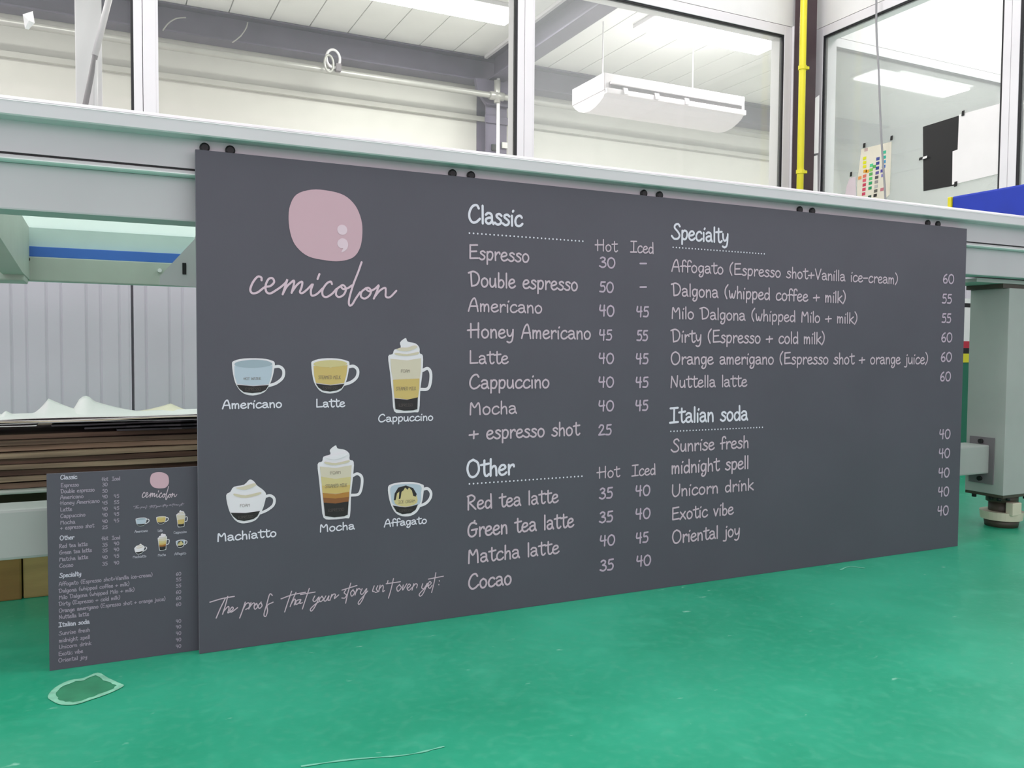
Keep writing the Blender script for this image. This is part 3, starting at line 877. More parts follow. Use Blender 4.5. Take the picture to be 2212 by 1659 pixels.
# ------------------------------------------------------------------ lettering: a hand-drawn stroke alphabet (cap height 100)
G = {
 'a': (41, ['6,50 14,60 26,58 31,46 32,20 38,1', '31,35 18,34 7,25 7,10 15,1 25,5 31,17']),
 'b': (38, ['8,98 8,2', '8,36 20,52 31,42 33,20 25,1 13,1 8,12']),
 'c': (38, ['34,50 27,60 14,54 6,32 9,8 19,0 30,5 37,15']),
 'd': (40, ['32,98 35,0', '32,42 22,55 9,46 6,20 14,1 26,8 33,26']),
 'e': (38, ['7,28 22,33 32,44 26,58 14,56 6,38 6,16 15,1 28,4 36,14']),
 'f': (30, ['32,86 26,99 15,94 12,70 12,0', '1,46 28,52']),
 'g': (39, ['32,52 20,60 8,48 7,22 16,4 27,14 32,40', '33,57 33,0 28,-26 17,-34 9,-24 14,-12']),
 'h': (38, ['8,98 8,0', '8,36 18,54 27,54 31,34 32,0']),
 'i': (17, ['8,56 9,0', '12,80 14,85']),
 'j': (22, ['14,58 15,-10 10,-27 -2,-26', '16,80 18,85']),
 'k': (38, ['8,98 8,0', '34,60 9,28', '12,32 36,0']),
 'l': (16, ['8,98 9,0']),
 'm': (50, ['6,58 7,0', '7,36 14,55 21,52 23,30 23,2', '23,34 31,55 39,52 42,30 42,0']),
 'n': (38, ['7,58 8,0', '8,36 18,56 27,54 31,34 32,0']),
 'o': (40, ['20,60 8,46 6,22 14,1 27,3 35,24 32,48 20,60']),
 'p': (39, ['8,58 8,-30', '8,42 18,59 31,54 34,30 27,5 16,2 8,12']),
 'r': (32, ['8,58 9,0', '9,34 17,53 27,58 30,47']),
 's': (34, ['31,51 22,60 11,54 11,43 20,34 29,22 26,6 14,0 3,9']),
 't': (34, ['16,92 16,28 20,4 28,1 35,11', '2,66 34,72']),
 'u': (40, ['7,58 7,20 14,2 24,6 31,26 32,58', '32,40 35,0']),
 'v': (34, ['|4,58 16,1 30,58']),
 'w': (46, ['5,60 9,12 16,3 22,36', '22,36 26,6 34,6 42,60']),
 'x': (38, ['|4,58 35,0', '|32,60 3,0']),
 'y': (39, ['6,58 8,28 16,13 26,22 32,44', '33,60 32,8 27,-22 16,-32 6,-26']),
 'A': (50, ['2,0 14,70 25,98 32,92 40,40 44,0', '8,38 42,40']),
 'C': (54, ['46,82 37,99 20,90 8,58 8,24 20,2 36,5 51,24']),
 'D': (56, ['11,94 15,2', '0,90 24,100 45,82 50,46 38,12 15,2']),
 'E': (50, ['|10,97 10,4', '|10,96 44,100', '|10,52 40,56', '|10,4 47,8']),
 'F': (46, ['|10,97 10,0', '|10,96 42,100', '|10,52 36,55']),
 'G': (54, ['38,104 35,90', '46,82 33,92 18,84 8,54 10,18 24,1 42,14 46,44', '24,44 50,48']),
 'H': (54, ['|10,96 11,0', '|44,102 44,0', '|-4,50 46,56']),
 'I': (44, ['|2,95 40,98', '|21,97 21,3', '|0,1 42,4']),
 'K': (44, ['|8,98 8,0', '|38,96 9,50', '|10,52 42,0']),
 'L': (46, ['|9,97 9,4 44,7']),
 'M': (58, ['8,0 9,60 12,92 26,54 42,90 48,60 50,0']),
 'N': (52, ['|7,0 10,92 40,6 43,98']),
 'O': (58, ['28,100 11,84 5,44 16,4 36,2 51,34 47,80 28,100']),
 'P': (44, ['8,97 8,0', '6,92 24,98 38,80 30,54 10,46']),
 'R': (48, ['8,95 8,0', '4,92 24,99 39,82 32,60 10,48', '13,48 44,0']),
 'S': (48, ['43,84 34,99 19,92 16,72 32,50 42,26 34,4 14,1 1,18']),
 'T': (42, ['|0,96 40,98', '|20,97 20,0']),
 'U': (50, ['8,96 8,30 18,2 32,5 43,32 44,96']),
 'V': (46, ['|4,96 22,1 42,98']),
 'W': (64, ['|4,96 16,2 31,70 46,2 60,98']),
 '0': (50, ['26,84 11,70 6,36 16,3 34,3 45,34 41,70 26,84']),
 '2': (44, ['6,64 16,84 31,78 31,56 16,24 5,3', '5,3 40,6']),
 '3': (42, ['8,74 20,84 33,73 28,54 16,46 34,38 36,14 20,0 3,10']),
 '4': (44, ['9,84 7,44 38,46', '32,84 30,0']),
 '5': (42, ['37,84 13,82', '13,82 11,50 28,52 37,30 28,4 5,4']),
 '6': (42, ['32,82 16,66 6,30 14,2 32,4 36,26 24,42 8,28']),
 '8': (42, ['20,44 8,62 20,84 32,64 20,44 6,22 20,0 36,20 20,44']),
 '-': (38, ['|4,38 34,41']),
 '+': (46, ['|2,32 42,38', '|23,58 22,8']),
 '(': (26, ['22,108 8,76 6,34 17,-5']),
 ')': (24, ['6,108 19,76 19,30 5,-8']),
 ' ': (33, []),
}


def parse(s):
    st = s.startswith('|')
    pts = [tuple(float(v) for v in q.split(',')) for q in s.lstrip('|').split()]
    return pts, st


GP = {k: (a, [parse(s) for s in ss]) for k, (a, ss) in G.items()}


def text_width(t): return sum(GP[c][0] for c in t) - 4


def ribbon(V, Fc, pts, hw, y, caps=True):
    """flat round-ended stroke on a plane facing -Y; pts are (x,z)"""
    n = len(pts)
    base = len(V)
    ds = []
    for i in range(n):
        a, b = pts[max(i - 1, 0)], pts[min(i + 1, n - 1)]
        d = Vector((b[0] - a[0], b[1] - a[1]))
        d = d.normalized() if d.length > 1e-9 else Vector((1, 0))
        ds.append(d)
        yy = y - 0.00003 * i / n
        V.append((pts[i][0] - d.y * hw, yy, pts[i][1] + d.x * hw))
        V.append((pts[i][0] + d.y * hw, yy, pts[i][1] - d.x * hw))
    for i in range(n - 1):
        q = base + 2 * i
        Fc.append((q, q + 1, q + 3, q + 2))
    if caps:
        for (i, s) in ((0, -1), (n - 1, 1)):
            d = ds[i] * s
            nn = Vector((-d.y, d.x))
            k = len(V)
            for t in (90, 50, 15, -15, -50, -90):
                r = math.radians(t)
                o = d * math.cos(r) * hw + nn * math.sin(r) * hw
                V.append((pts[i][0] + o.x, y - 0.00003 * i / n, pts[i][1] + o.y))
            Fc.append((k, k + 5, k + 4, k + 3, k + 2, k + 1))


LAY = 0.00004


def lettering(name, t, x0, z0, wid, cap, hw, y, m, parent, sub=4):
    V, Fc = [], []
    sx = wid / text_width(t)
    sz = cap / 100.0
    cx_ = x0
    k = 0
    for c in t:
        a, strokes = GP[c]
        for pts, st in strokes:
            q = [(cx_ + p[0] * sx, z0 + p[1] * sz) for p in pts]
            if st:
                q = [q_ for i in range(len(q) - 1) for q_ in (q[i],)] + [q[-1]]
                for i in range(len(q) - 1):
                    ribbon(V, Fc, [q[i], q[i + 1]], hw, y - (k % 5) * LAY)
                    k += 1
            else:
                ribbon(V, Fc, [tuple(v) for v in catmull(q, sub)], hw, y - (k % 5) * LAY)
                k += 1
        cx_ += a * sx
    me = bpy.data.meshes.new(name)
    me.from_pydata(V, [], Fc)
    return link(name, me, m, parent)


def pl(px, py, y):
    p = P(px, py, y=y)
    return (p.x, p.z)


YB = -0.0006           # plane of the print on the big board


def line(name, t, x0, y0, x1, cap, m, parent, yp=YB, k=0.055, sub=4):
    a = pl(x0, y0, yp)
    b = pl(x1, y0, yp)
    c = pl(x0, y0 - cap, yp)
    h = c[1] - a[1]
    return lettering(name, t, a[0], a[1], b[0] - a[0], h, h * k, yp, m, parent, sub)


def poly(name, pts, m, parent, yp, sub=3, smooth=True, mode=None):
    """filled flat shape given by (x,z) points"""
    q = catmull(pts, sub, True) if smooth else [Vector(p) for p in pts]
    V = [(p[0], yp, p[1]) for p in q]
    tri = tessellate_polygon([[Vector((p[0], p[1], 0)) for p in q]])
    me = bpy.data.meshes.new(name)
    me.from_pydata(V, [], [tuple(t) for t in tri])
    return link(name, me, m, parent)


def stroke_obj(name, lines, hw, m, parent, yp, sub=5, closed=False):
    V, Fc = [], []
    for k, pts in enumerate(lines):
        q = [tuple(v) for v in catmull(pts, sub)]
        ribbon(V, Fc, q, hw, yp - (k % 6) * LAY)
    me = bpy.data.meshes.new(name)
    me.from_pydata(V, [], Fc)
    return link(name, me, m, parent)


def dots(name, x0, y0, x1, y1, n, m, parent, yp=YB, r=0.0017):
    a, b = pl(x0, y0, yp), pl(x1, y1, yp)
    z_ = (a[1] + b[1]) / 2
    V, Fc = [], []
    for i in range(n):
        cx_ = a[0] + (b[0] - a[0]) * i / (n - 1)
        k = len(V)
        for j in range(10):
            t = 2 * math.pi * j / 10
            V.append((cx_ + r * math.cos(t), yp, z_ + r * math.sin(t)))
        Fc.append(tuple(range(k, k + 10)))
    me = bpy.data.meshes.new(name)
    me.from_pydata(V, [], Fc)
    return link(name, me, m, parent)


# ------------------------------------------------------------------ big menu board
W_B, H_B = 1.9051, 0.84
mb = empty('menu_board', (0.95, 0.004, 0), 'wide charcoal cafe menu board leaning upright against the table', 'menu board')
pnl = box('panel', 0, W_B, 0.0, 0.0095, 0.0, H_B, m_board, mb, 0.0008)
pnl.data.materials.append(m_edge)
for p in pnl.data.polygons:
    if abs(p.normal.x) > 0.9 or p.normal.y > 0.5: p.material_index = 1

A6 = lambda x_, y_: (430 + x_ / 2.962, 380 + y_ / 2.962)
A7 = lambda x_, y_: (430 + x_ / 3.191, 920 + y_ / 3.191)


def c6(s, f=A6, yp=YB):
    return [pl(*f(*[float(v) for v in q.split(',')]), yp) for q in s.split()]


logo = poly('logo_shape', c6('720,88 830,95 930,125 1000,190 1038,280 1045,370 1030,460 985,522 900,545 810,540 700,515 625,455 588,380 573,280 582,190 625,118'), m_pink, mb, YB, 4)
a, b = pl(*A6(916, 345), YB), pl(*A6(948, 345), YB)
rs = b[0] - a[0]
poly('logo_dot', [(a[0] + rs * math.cos(t), a[1] + rs * math.sin(t)) for t in [i * math.pi / 12 for i in range(24)]], m_pinkl, logo, YB - 0.0004, smooth=False)
poly('logo_comma', c6('884,432 893,410 916,399 940,408 953,432 950,460 935,478 913,489 912,480 922,463 905,462 890,450'), m_pinkl, logo, YB - 0.0004, 3)
scr = ['400,668 398,650 375,645 345,680 328,725 340,750 375,745 420,712 455,705 480,680 470,655 445,660 426,700 430,740 455,752 495,730 530,705 556,680 565,662 550,710 535,758',
       '538,750 560,710 585,685 607,670 605,700 592,748', '594,742 620,705 640,685 660,678 656,712 645,742 660,750 690,728 722,695',
       '728,695 715,735 722,766 755,755 790,720', '758,660 770,628', '850,692 842,676 815,690 790,730 792,765 815,775 850,755 880,722',
       '915,700 885,722 876,758 895,775 925,760 940,725 925,700 908,704 922,724 952,718 978,700',
       '1040,552 1018,615 985,700 960,790 962,828 980,822 1002,785 1030,745', '1068,718 1040,742 1036,772 1060,785 1090,765 1100,735 1084,716 1068,722 1090,738 1125,722 1148,700',
       '1150,705 1135,745 1118,785', '1120,778 1155,735 1190,716 1194,740 1195,772 1222,775 1262,735']
wl_ = pl(*A6(400, 700), YB)[0]
hw = (pl(*A6(407, 700), YB)[0] - wl_)
stroke_obj('logo_lettering', [c6(s) for s in scr], hw, m_word, mb, YB)
tagl = ['75,1215 160,1190 243,1175', '180,1190 148,1255 118,1325', '198,1175 182,1235 162,1298', '166,1282 200,1245 206,1260 198,1288 212,1282 235,1262 228,1248 212,1272 224,1283 265,1253',
        '318,1215 300,1270 280,1324', '300,1268 325,1226 346,1222 345,1250 322,1265', '358,1218 350,1240 343,1262', '347,1252 370,1223 384,1224 379,1242',
        '398,1222 380,1245 386,1264 403,1247 398,1225', '428,1214 408,1240 416,1258 434,1240 426,1218', '505,1168 487,1160 466,1230 447,1300 460,1312 472,1275 470,1237 510,1215',
        '565,1192 640,1165 735,1146', '638,1140 612,1215 590,1282', '668,1148 645,1200 628,1245', '632,1232 655,1195 664,1202 656,1234', '698,1196 672,1205 666,1230 686,1222 702,1196 694,1224 712,1218',
        '760,1120 732,1200 712,1262', '700,1162 800,1145', '798,1172 785,1200 800,1210 828,1178 802,1240 776,1276 768,1262 800,1230 832,1208',
        '848,1173 830,1195 838,1212 857,1192 846,1174', '874,1172 860,1200 874,1206 896,1170 888,1200 902,1200', '915,1162 902,1202', '906,1186 926,1160 940,1164 932,1190 962,1165',
        '1012,1130 1000,1150 1016,1166 1004,1186 984,1186', '1046,1084 1026,1150 1010,1222', '985,1132 1088,1100', '1062,1128 1045,1150 1053,1174 1072,1150 1060,1130',
        '1088,1122 1075,1166', '1079,1148 1100,1121 1112,1128', '1124,1122 1112,1150 1126,1160 1156,1120 1130,1190 1105,1229 1098,1215 1135,1170 1162,1138',
        '1207,1103 1196,1138 1208,1142', '1232,1102 1222,1125 1232,1142 1214,1148', '1248,1098 1238,1142', '1241,1126 1263,1099 1270,1110 1266,1142 1278,1135', '1302,1066 1298,1084',
        '1340,1052 1322,1130 1305,1187', '1290,1088 1388,1074', '1384,1092 1363,1115 1371,1140 1394,1115 1381,1095', '1407,1096 1403,1132 1432,1088',
        '1437,1120 1457,1100 1446,1090 1433,1115 1446,1134 1472,1110', '1480,1088 1468,1132', '1471,1114 1491,1089 1504,1094 1499,1116',
        '1542,1088 1535,1115 1550,1121 1575,1083 1547,1150 1526,1174 1519,1158 1560,1115 1582,1098', '1579,1105 1600,1084 1589,1073 1577,1100 1590,1120 1607,1098',
        '1632,1012 1620,1080 1603,1148', '1580,1056 1684,1036', '1655,1066 1656,1070', '1652,1092 1653,1096']
hw = (pl(*A7(164, 1200), YB)[0] - pl(*A7(160, 1200), YB)[0])
stroke_obj('tagline_lettering', [c6(s, A7) for s in tagl], hw, m_item, mb, YB)


# cup pictures; all coordinates are in the crops A6 / A7 of the big board
def cup(name, mp, outline, handle, layers, texts, parent, hwpx, yp):
    root = poly(name, [mp(*p) for p in outline], C_WHITE, parent, yp, 3)
    ha = [mp(*p) for p in handle]
    hw_ = abs(mp(handle[0][0] + hwpx, handle[0][1])[0] - mp(*handle[0])[0])
    stroke_obj('cup_handle', [ha], hw_, C_WHITE, root, yp - 0.00002)
    for i, (nm, m, pts, sm) in enumerate(layers):
        poly(nm, [mp(*p) for p in pts], m, root, yp - 0.00035 - 0.00012 * i, 3, sm)
    zt = yp - 0.00035 - 0.00012 * len(layers) - 0.0001
    for (t, x0, yb_, x1, cap, m) in texts:
        a_, b_, c_ = mp(x0, yb_), mp(x1, yb_), mp(x0, yb_ - cap)
        lettering('cup_wording', t, a_[0], a_[1], b_[0] - a_[0], c_[1] - a_[1], (c_[1] - a_[1]) * 0.045, zt, m, root, 2)
    return root


def S(s): return [tuple(float(v) for v in q.split(',')) for q in s.split()]


def draw_cups(m6, m7, parent, yp, txt=True, nm='cup_picture'):
    T = lambda l: l if txt else []
    cup(nm, m6, S('211,1210 222,1184 290,1168 400,1168 462,1180 484,1196 480,1240 466,1300 442,1355 410,1388 345,1405 285,1392 248,1355 224,1300'),
        S('478,1222 515,1220 540,1245 535,1290 495,1325 448,1342'),
        [('water_layer', C_BLUE, S('226,1215 350,1228 470,1212 462,1280 446,1332 345,1342 243,1330 228,1280'), False),
         ('cup_rim', C_BLUE2, S('226,1207 250,1188 340,1176 430,1182 470,1204 430,1220 345,1228 260,1222'), True),
         ('coffee_layer', C_COFFEE, S('241,1336 345,1345 446,1338 428,1368 395,1384 340,1390 285,1383 258,1362'), False)],
        T([('HOT WATER', 285, 1306, 395, 18, C_TXT), ('ESPRESSO', 295, 1374, 395, 18, C_TXT2)]), parent, 9.5, yp)
    cup(nm, m6, S('718,1208 728,1184 790,1168 880,1168 945,1182 962,1196 958,1240 946,1300 925,1350 895,1380 838,1392 785,1382 752,1350 730,1300'),
        S('956,1222 990,1218 1015,1242 1010,1285 975,1318 928,1334'),
        [('milk_layer', C_MILK, S('732,1215 840,1225 950,1210 942,1275 928,1325 840,1336 748,1324 736,1280'), False),
         ('cup_rim', C_MILK2, S('732,1206 755,1188 838,1178 915,1184 948,1202 915,1216 838,1224 765,1220'), True),
         ('coffee_layer', C_COFFEE, S('746,1328 840,1340 930,1330 912,1358 880,1373 838,1380 790,1373 764,1354'), False)],
        T([('STEAMED MILK', 762, 1300, 905, 22, C_TXT), ('ESPRESSO', 790, 1366, 888, 18, C_TXT2)]), parent, 9.5, yp)
    cup(nm, m6, S('1210,1155 1238,1140 1250,1112 1290,1098 1286,1065 1322,1037 1335,1060 1385,1072 1410,1100 1412,1135 1432,1152 1430,1250 1415,1380 1408,1500 1380,1512 1300,1516 1248,1505 1236,1400 1222,1260'),
        S('1428,1246 1462,1232 1482,1260 1480,1320 1462,1362 1414,1366'),
        [('foam_layer', C_FOAM, S('1224,1170 1330,1180 1420,1166 1418,1250 1410,1302 1320,1305 1240,1300 1230,1250'), False),
         ('foam_swirl', C_FOAM2, S('1256,1132 1330,1140 1402,1126 1398,1142 1330,1152 1262,1146'), True),
         ('foam_fold', C_FOAM, S('1262,1112 1330,1122 1395,1098 1380,1084 1330,1098 1292,1098'), True),
         ('milk_layer', C_MILK, S('1240,1304 1320,1300 1410,1296 1408,1360 1400,1422 1330,1430 1250,1420 1244,1360'), False),
         ('coffee_layer', C_COFFEE, S('1250,1424 1330,1432 1399,1416 1396,1492 1370,1500 1310,1502 1256,1492'), False)],
        T([('FOAM', 1290, 1258, 1348, 20, C_TXT), ('STEAMED MILK', 1258, 1372, 1386, 22, C_TXT), ('ESPRESSO', 1276, 1476, 1366, 18, C_TXT2)]), parent, 9.5, yp)
    cup(nm, m7, S('187,478 215,455 240,420 310,405 348,370 378,382 400,410 440,440 462,470 455,520 440,570 415,620 380,655 310,672 262,660 225,620 200,560'),
        S('455,488 490,480 518,502 512,545 470,580 425,600'),
        [('foam_layer', C_WHITE, S('200,490 320,500 446,482 438,540 418,585 320,600 216,600 204,560'), False),
         ('foam_swirl', C_FOAM2, S('240,466 320,478 420,456 415,474 320,496 250,484'), True),
         ('foam_fold', C_FOAM, S('252,428 320,440 392,410 380,396 345,404 300,418'), True),
         ('coffee_layer', C_COFFEE, S('217,598 320,600 420,586 402,622 374,642 310,656 262,646 236,624'), False)],
        T([('FOAM', 280, 560, 350, 20, C_TXT), ('ESPRESSO', 270, 640, 372, 18, C_TXT2)]), parent, 9.5, yp)
    cup(nm, m7, S('817,265 848,245 858,212 905,196 902,165 942,134 955,155 1005,165 1036,192 1038,232 1066,248 1062,340 1048,470 1040,622 1010,636 920,645 858,632 842,520 828,380'),
        S('1056,345 1092,330 1122,355 1120,420 1100,470 1046,478'),
        [('foam_layer', C_FOAM, S('832,280 940,290 1052,270 1046,350 940,365 840,350'), False),
         ('milk_upper', C_MILK2, S('840,350 940,365 1046,350 1042,405 940,418 846,410'), False),
         ('milk_layer', C_MILK, S('846,410 940,418 1042,405 1036,455 940,468 850,462'), False),
         ('caramel_layer', C_CHOC2, S('850,462 940,470 1036,453 1034,490 940,500 854,494'), False),
         ('chocolate_layer', C_CHOC, S('854,494 940,500 1034,488 1030,522 940,534 858,528'), False),
         ('coffee_layer', C_COFFEE, S('858,528 940,534 1030,520 1024,612 1000,622 930,630 868,620'), False),
         ('foam_swirl', C_FOAM2, S('868,246 940,256 1030,236 1026,252 940,270 874,262'), True),
         ('foam_fold', C_WHITE, S('872,218 940,232 1020,200 1005,184 950,196 905,205'), True)],
        T([('FOAM', 903, 334, 975, 22, C_TXT), ('STEAMED MILK', 868, 428, 1018, 24, C_TXT), ('ESPRESSO', 888, 592, 998, 20, C_TXT2)]), parent, 9.5, yp)
    cup(nm, m7, S('1302,425 1325,402 1395,388 1480,388 1535,402 1550,416 1546,470 1535,530 1505,590 1460,620 1400,622 1355,600 1325,550 1308,490'),
        S('1542,438 1575,432 1598,460 1592,500 1560,535 1515,552'),
        [('cup_inside', C_BLUE, S('1318,430 1345,408 1420,400 1500,402 1532,420 1530,460 1518,540 1420,550 1338,540 1322,480'), True),
         ('ice_cream_scoop', C_MILK2, S('1350,535 1352,470 1375,430 1425,414 1470,430 1495,470 1502,530 1425,556'), True),
         ('chocolate_sauce', C_COFFEE, S('1342,512 1348,465 1372,425 1425,410 1475,428 1500,470 1492,488 1476,482 1466,444 1446,424 1436,440 1420,424 1408,444 1395,455 1388,500 1376,505 1380,452 1364,466 1354,512'), False),
         ('coffee_layer', C_COFFEE, S('1334,548 1380,556 1420,560 1470,552 1508,540 1492,578 1458,602 1400,608 1360,590'), False)],
        T([('ICE CREAM', 1372, 535, 1488, 20, C_TXT), ('ESPRESSO', 1378, 594, 1468, 16, C_TXT2)]), parent, 9.5, yp)


draw_cups(lambda a_, b_: pl(*A6(a_, b_), YB), lambda a_, b_: pl(*A7(a_, b_), YB), mb, YB)

for t, x0, y0, x1, cap in (('Americano', 480, 883, 608, 18.5), ('Latte', 681.5, 880, 744, 18), ('Cappuccino', 816, 911.7, 934.7, 16.5),
                           ('Machiatto', 468, 1170, 596, 18.5), ('Mocha', 689.5, 1149.5, 765, 17), ('Affagato', 829.6, 1138.4, 921, 16)):
    line('cup_caption', t, x0, y0, x1, cap, m_head, mb, k=0.08)
for t, x0, y0, x1, cap in (('Classic', 1010, 480, 1127, 39), ('Other', 1007, 1031, 1109, 37), ('Specialty', 1450.5, 515.4, 1572.5, 33), ('Italian soda', 1447, 913.6, 1614, 33)):
    line('menu_heading', t, x0, y0, x1, cap, m_head, mb, k=0.07)
for args in ((1014, 503, 1259, 521.5, 30), (1014, 1045.5, 1257, 1028.5, 30), (1454, 534.7, 1651, 547.8, 31), (1449, 931.8, 1647, 923, 31)):
    dots('dotted_line', *args, m_head, mb)
for t, x0, y0, x1, cap in (('Hot', 1287, 541, 1332, 24), ('Iced', 1362, 544.5, 1411, 24.5), ('Hot', 1291, 1033, 1337, 24), ('Iced', 1365, 1028.6, 1415, 24)):
    line('column_heading', t, x0, y0, x1, cap, m_item, mb, k=0.06)
ITEMS = (('Espresso', 1011, 559, 1142, 31), ('Double espresso', 1012, 618, 1247, 32), ('Americano', 1011, 672, 1170, 28.5), ('Honey Americano', 1012, 729, 1275, 31),
         ('Latte', 1012, 785.6, 1096.5, 28.5), ('Cappuccino', 1012, 840, 1185.5, 31), ('Mocha', 1012, 896, 1115, 28), ('+ espresso shot', 1013, 950, 1250, 31),
         ('Red tea latte', 1008, 1101.4, 1204.6, 31), ('Green tea latte', 1008, 1160.7, 1238, 33), ('Matcha latte', 1009, 1217.4, 1206, 31), ('Cocao', 1010, 1273.6, 1103.7, 32.5),
         ('Affogato (Espresso shot+Vanilla ice-cream)', 1450.5, 585.8, 1938.6, 25.5), ('Dalgona (whipped coffee + milk)', 1450, 638.8, 1825.7, 27.5),
         ('Milo Dalgona (whipped Milo + milk)', 1449, 687.8, 1850.7, 26), ('Dirty (Espresso + cold milk)', 1449, 738.8, 1780, 27.5),
         ('Orange amerigano (Espresso shot + orange juice)', 1448, 787, 2003, 27), ('Nuttella latte', 1447, 837.3, 1612.5, 26),
         ('Sunrise fresh', 1449.5, 976.4, 1616, 27.5), ('midnight spell', 1449.5, 1023.6, 1616, 29), ('Unicorn drink', 1449.5, 1073.2, 1626, 26.5),
         ('Exotic vibe', 1449.5, 1124, 1583, 27), ('Oriental joy', 1451, 1174, 1597, 28))
for t, x0, y0, x1, cap in ITEMS:
    line('menu_line', t, x0, y0, x1, cap, m_item, mb, k=0.063)
for t, x0, y0, x1, cap in (('30', 1294, 577, 1328, 26), ('-', 1381, 579, 1396, 26), ('50', 1294, 630.4, 1324.5, 26), ('-', 1381, 630, 1396, 26), ('40', 1293.5, 682, 1326, 27), ('45', 1374, 684, 1400.5, 26),
                           ('45', 1293.5, 734.5, 1321, 26), ('55', 1374.5, 735.7, 1398.5, 26), ('40', 1292.5, 785, 1325, 26), ('45', 1373, 786, 1399.5, 26),
                           ('40', 1292, 836.4, 1325, 26), ('45', 1372.5, 837, 1399.5, 26), ('40', 1292, 888, 1325, 26), ('45', 1372, 887.3, 1399, 26), ('25', 1292, 940.3, 1320, 26),
                           ('35', 1294, 1078, 1322.5, 27), ('40', 1372, 1072, 1403.5, 26), ('35', 1294, 1129.5, 1323, 27), ('40', 1372, 1122, 1404, 26),
                           ('40', 1295, 1180, 1327.5, 26), ('45', 1373, 1174, 1399.5, 26), ('35', 1295.5, 1234, 1324.5, 27), ('40', 1374, 1224, 1405, 26),
                           ('60', 2036, 611, 2060, 23), ('55', 2034, 654.6, 2055, 23), ('55', 2033.5, 696.7, 2053.5, 23), ('60', 2032.5, 738, 2056, 23), ('60', 2031.5, 780.5, 2055, 23), ('60', 2030, 822.8, 2053, 23),
                           ('40', 2028.4, 948, 2052, 23), ('40', 2027.5, 989.5, 2051, 23), ('40', 2026.7, 1031.7, 2050, 23), ('40', 2026, 1072.7, 2049, 23), ('40', 2024.6, 1114, 2048, 23)):
    line('price', t, x0, y0, x1, cap, m_price, mb, k=0.07)

# ------------------------------------------------------------------ small menu behind it
YS = 0.0205
sm = empty('small_menu_board', (-0.11, 0.023, 0), 'small charcoal sample of the menu standing behind the left edge of the big board', 'menu board')
p2 = box('panel', -0.2225, 0.0035, YS, YS + 0.004, 0.0, 0.3145, m_board, sm, 0.0005)
p2.data.materials.append(m_edge)
YT = YS - 0.0005
S5 = lambda a_, b_: (80 + a_ / 2.86, 980 + b_ / 2.86)


def sline(name, t, x0, yb_, x1, cap, m, k=0.075):
    line(name, t, x0, yb_, x1, cap, m, sm, yp=YT, k=k, sub=2)


rows = [('Espresso', 131, 170, 1052.7), ('Double espresso', 131, 204, 1065.7), ('Americano', 130, 180, 1078.6), ('Honey Americano', 130, 215, 1091), ('Latte', 130, 155, 1105),
        ('Cappuccino', 130, 184, 1119), ('Mocha', 130, 162, 1133), ('+ espresso shot', 130, 203, 1144.5), ('Red tea latte', 128, 189, 1184), ('Green tea latte', 128, 198, 1198),
        ('Matcha latte', 128, 190, 1212.5), ('Cocao', 128, 158, 1226.5), ('Affogato (Espresso shot+Vanilla ice-cream)', 127, 329, 1266), ('Dalgona (whipped coffee + milk)', 127, 279, 1281),
        ('Milo Dalgona (whipped Milo + milk)', 127, 290, 1295), ('Dirty (Espresso + cold milk)', 127, 259, 1309), ('Orange amerigano (Espresso shot + orange juice)', 127, 357, 1323.5),
        ('Nuttella latte', 127, 192, 1337.5), ('Sunrise fresh', 127, 194, 1372.5), ('midnight spell', 127, 194, 1388), ('Unicorn drink', 127, 197, 1402), ('Exotic vibe', 126, 179, 1417), ('Oriental joy', 126, 188, 1431)]
for t, x0, x1, yb_ in rows:
    sline('menu_line', t, x0, yb_, x1, 8.5, m_small)
for t, x0, x1, yb_ in (('Classic', 130, 166, 1036), ('Other', 129, 160, 1167), ('Specialty', 128, 175, 1248), ('Italian soda', 127, 193, 1354.5)):
    sline('menu_heading', t, x0, yb_, x1, 9.5, m_smallh, 0.09)
for yb_ in (1039, 1167):
    sline('column_heading', 'Hot', 220, yb_, 233, 8, m_small)
    sline('column_heading', 'Iced', 242, yb_ - 1, 259, 8, m_small)
for col, x0, ys_ in ((('30', '50', '40', '45', '40', '40', '40', '25', '35', '35', '40', '35'), 221, (190, 230, 265, 303, 340, 378, 418, 455, 563, 598, 640, 680)),
                     (('45', '55', '45', '45', '45', '40', '40', '45', '40'), 246, (262, 300, 337, 373, 413, 555, 592, 632, 674)),
                     (('60', '55', '55', '60', '60', '60', '40', '40', '40', '40', '40'), 380, (743, 778, 816, 855, 893, 931, 1035, 1070, 1110, 1150, 1190))):
    for t, yy in zip(col, ys_):
        sline('price', t, x0, 980 + yy / 2.86 + 4, x0 + 11, 8.5, m_small)
lc = (344.5, 1037.5)
lg2 = poly('logo_shape', [pl(lc[0] + dx * 20.5, lc[1] + dy * 17.5, YT) for dx, dy in ((-0.35, -0.98), (0.1, -1), (0.55, -0.88), (0.9, -0.55), (1, 0), (0.95, 0.5), (0.65, 0.9), (0.2, 1), (-0.3, 0.97), (-0.7, 0.8), (-0.95, 0.4), (-1, -0.1), (-0.9, -0.6), (-0.7, -0.85))], m_pink, sm, YT, 3)
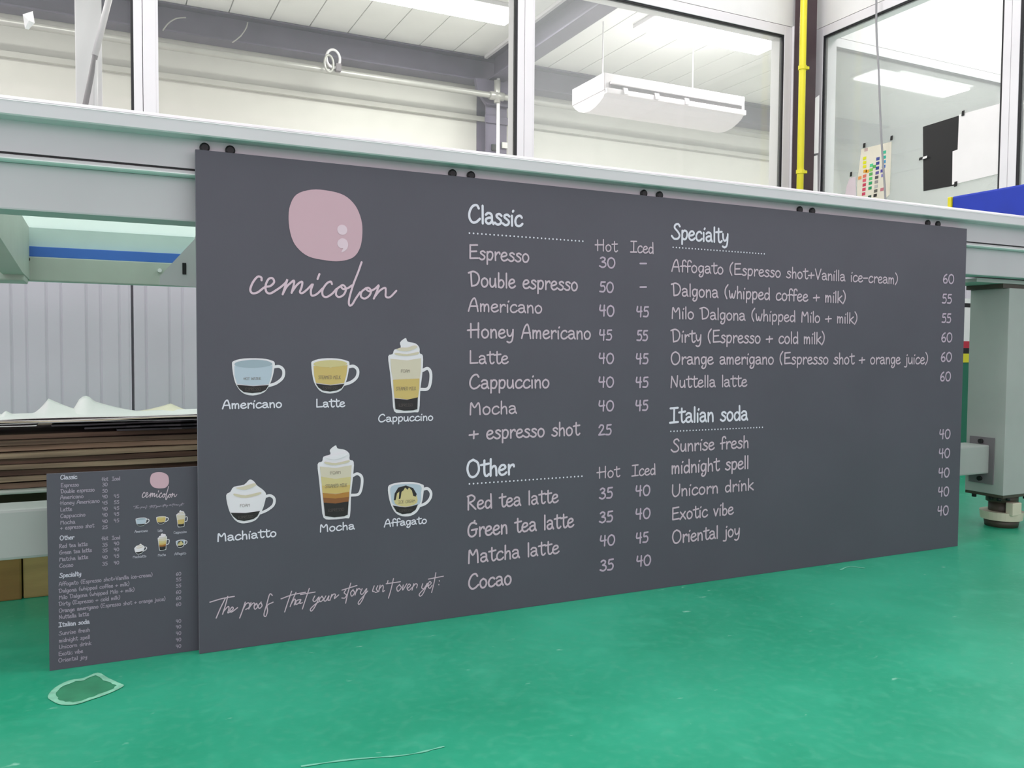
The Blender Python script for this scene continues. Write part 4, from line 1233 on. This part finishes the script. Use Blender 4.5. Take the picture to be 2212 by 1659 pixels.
# script wordmark and tag line reuse the big drawing, scaled to the small board
def remap(bx0, by0, bx1, by1, tx0, ty0, tx1, ty1, skew=0.0):
    o0, o1 = pl(tx0, ty0, YT), pl(tx1, ty1, YT)
    def f(a_, b_):
        u, v = (a_ - bx0) / (bx1 - bx0), (b_ - by0) / (by1 - by0)
        return (o0[0] + (o1[0] - o0[0]) * u, o0[1] + (o1[1] - o0[1]) * (v - skew * u))
    return f


fw = remap(328, 552, 1262, 830, 307, 1054, 382, 1078)
stroke_obj('logo_lettering', [[fw(*p) for p in S(s)] for s in scr], 0.0006, m_item, sm, YT, 2)
ft = remap(75, 1325, 1684, 1330, 288, 1098, 397, 1098.2)
o0, o1 = pl(288, 1098, YT), pl(398, 1094, YT)
stroke_obj('tagline_lettering', [[(o0[0] + (o1[0] - o0[0]) * (p[0] - 75) / 1609, o0[1] + (o1[0] - o0[0]) / 1609 * (1290 - p[1] - 0.12 * (p[0] - 75)) * 0.8) for p in S(s)] for s in tagl], 0.0003, m_small, sm, YT, 1)


def small6(a_, b_):
    # cup row one: x 211..1485 -> px 293..404 ; y 1037..1516 -> px 1108..1148
    o = pl(293 + (a_ - 211) * 112 / 1274, 1131, YT)
    q0, q1 = pl(293, 1109, YT)[1], pl(293, 1146.5, YT)[1]
    return (o[0], q0 + (q1 - q0) * (b_ - 1037) / 479 + 0.0)


def small7(a_, b_):
    o = pl(290 + (a_ - 187) * 114 / 1411, 1185, YT)
    q0, q1 = pl(290, 1158.5, YT)[1], pl(290, 1196.5, YT)[1]
    return (o[0], q0 + (q1 - q0) * (b_ - 134 - 0.03 * (a_ - 187)) / 511)


draw_cups(small6, small7, sm, YT, txt=False)
for t, x0, y0, x1 in (('Americano', 291, 1151, 319), ('Latte', 341, 1149, 351), ('Cappuccino', 375, 1153, 403), ('Machiatto', 287, 1206, 316), ('Mocha', 341, 1202, 358), ('Affagato', 377, 1199.5, 402)):
    sline('cup_caption', t, x0, y0, x1, 5.5, m_smallh, 0.06)
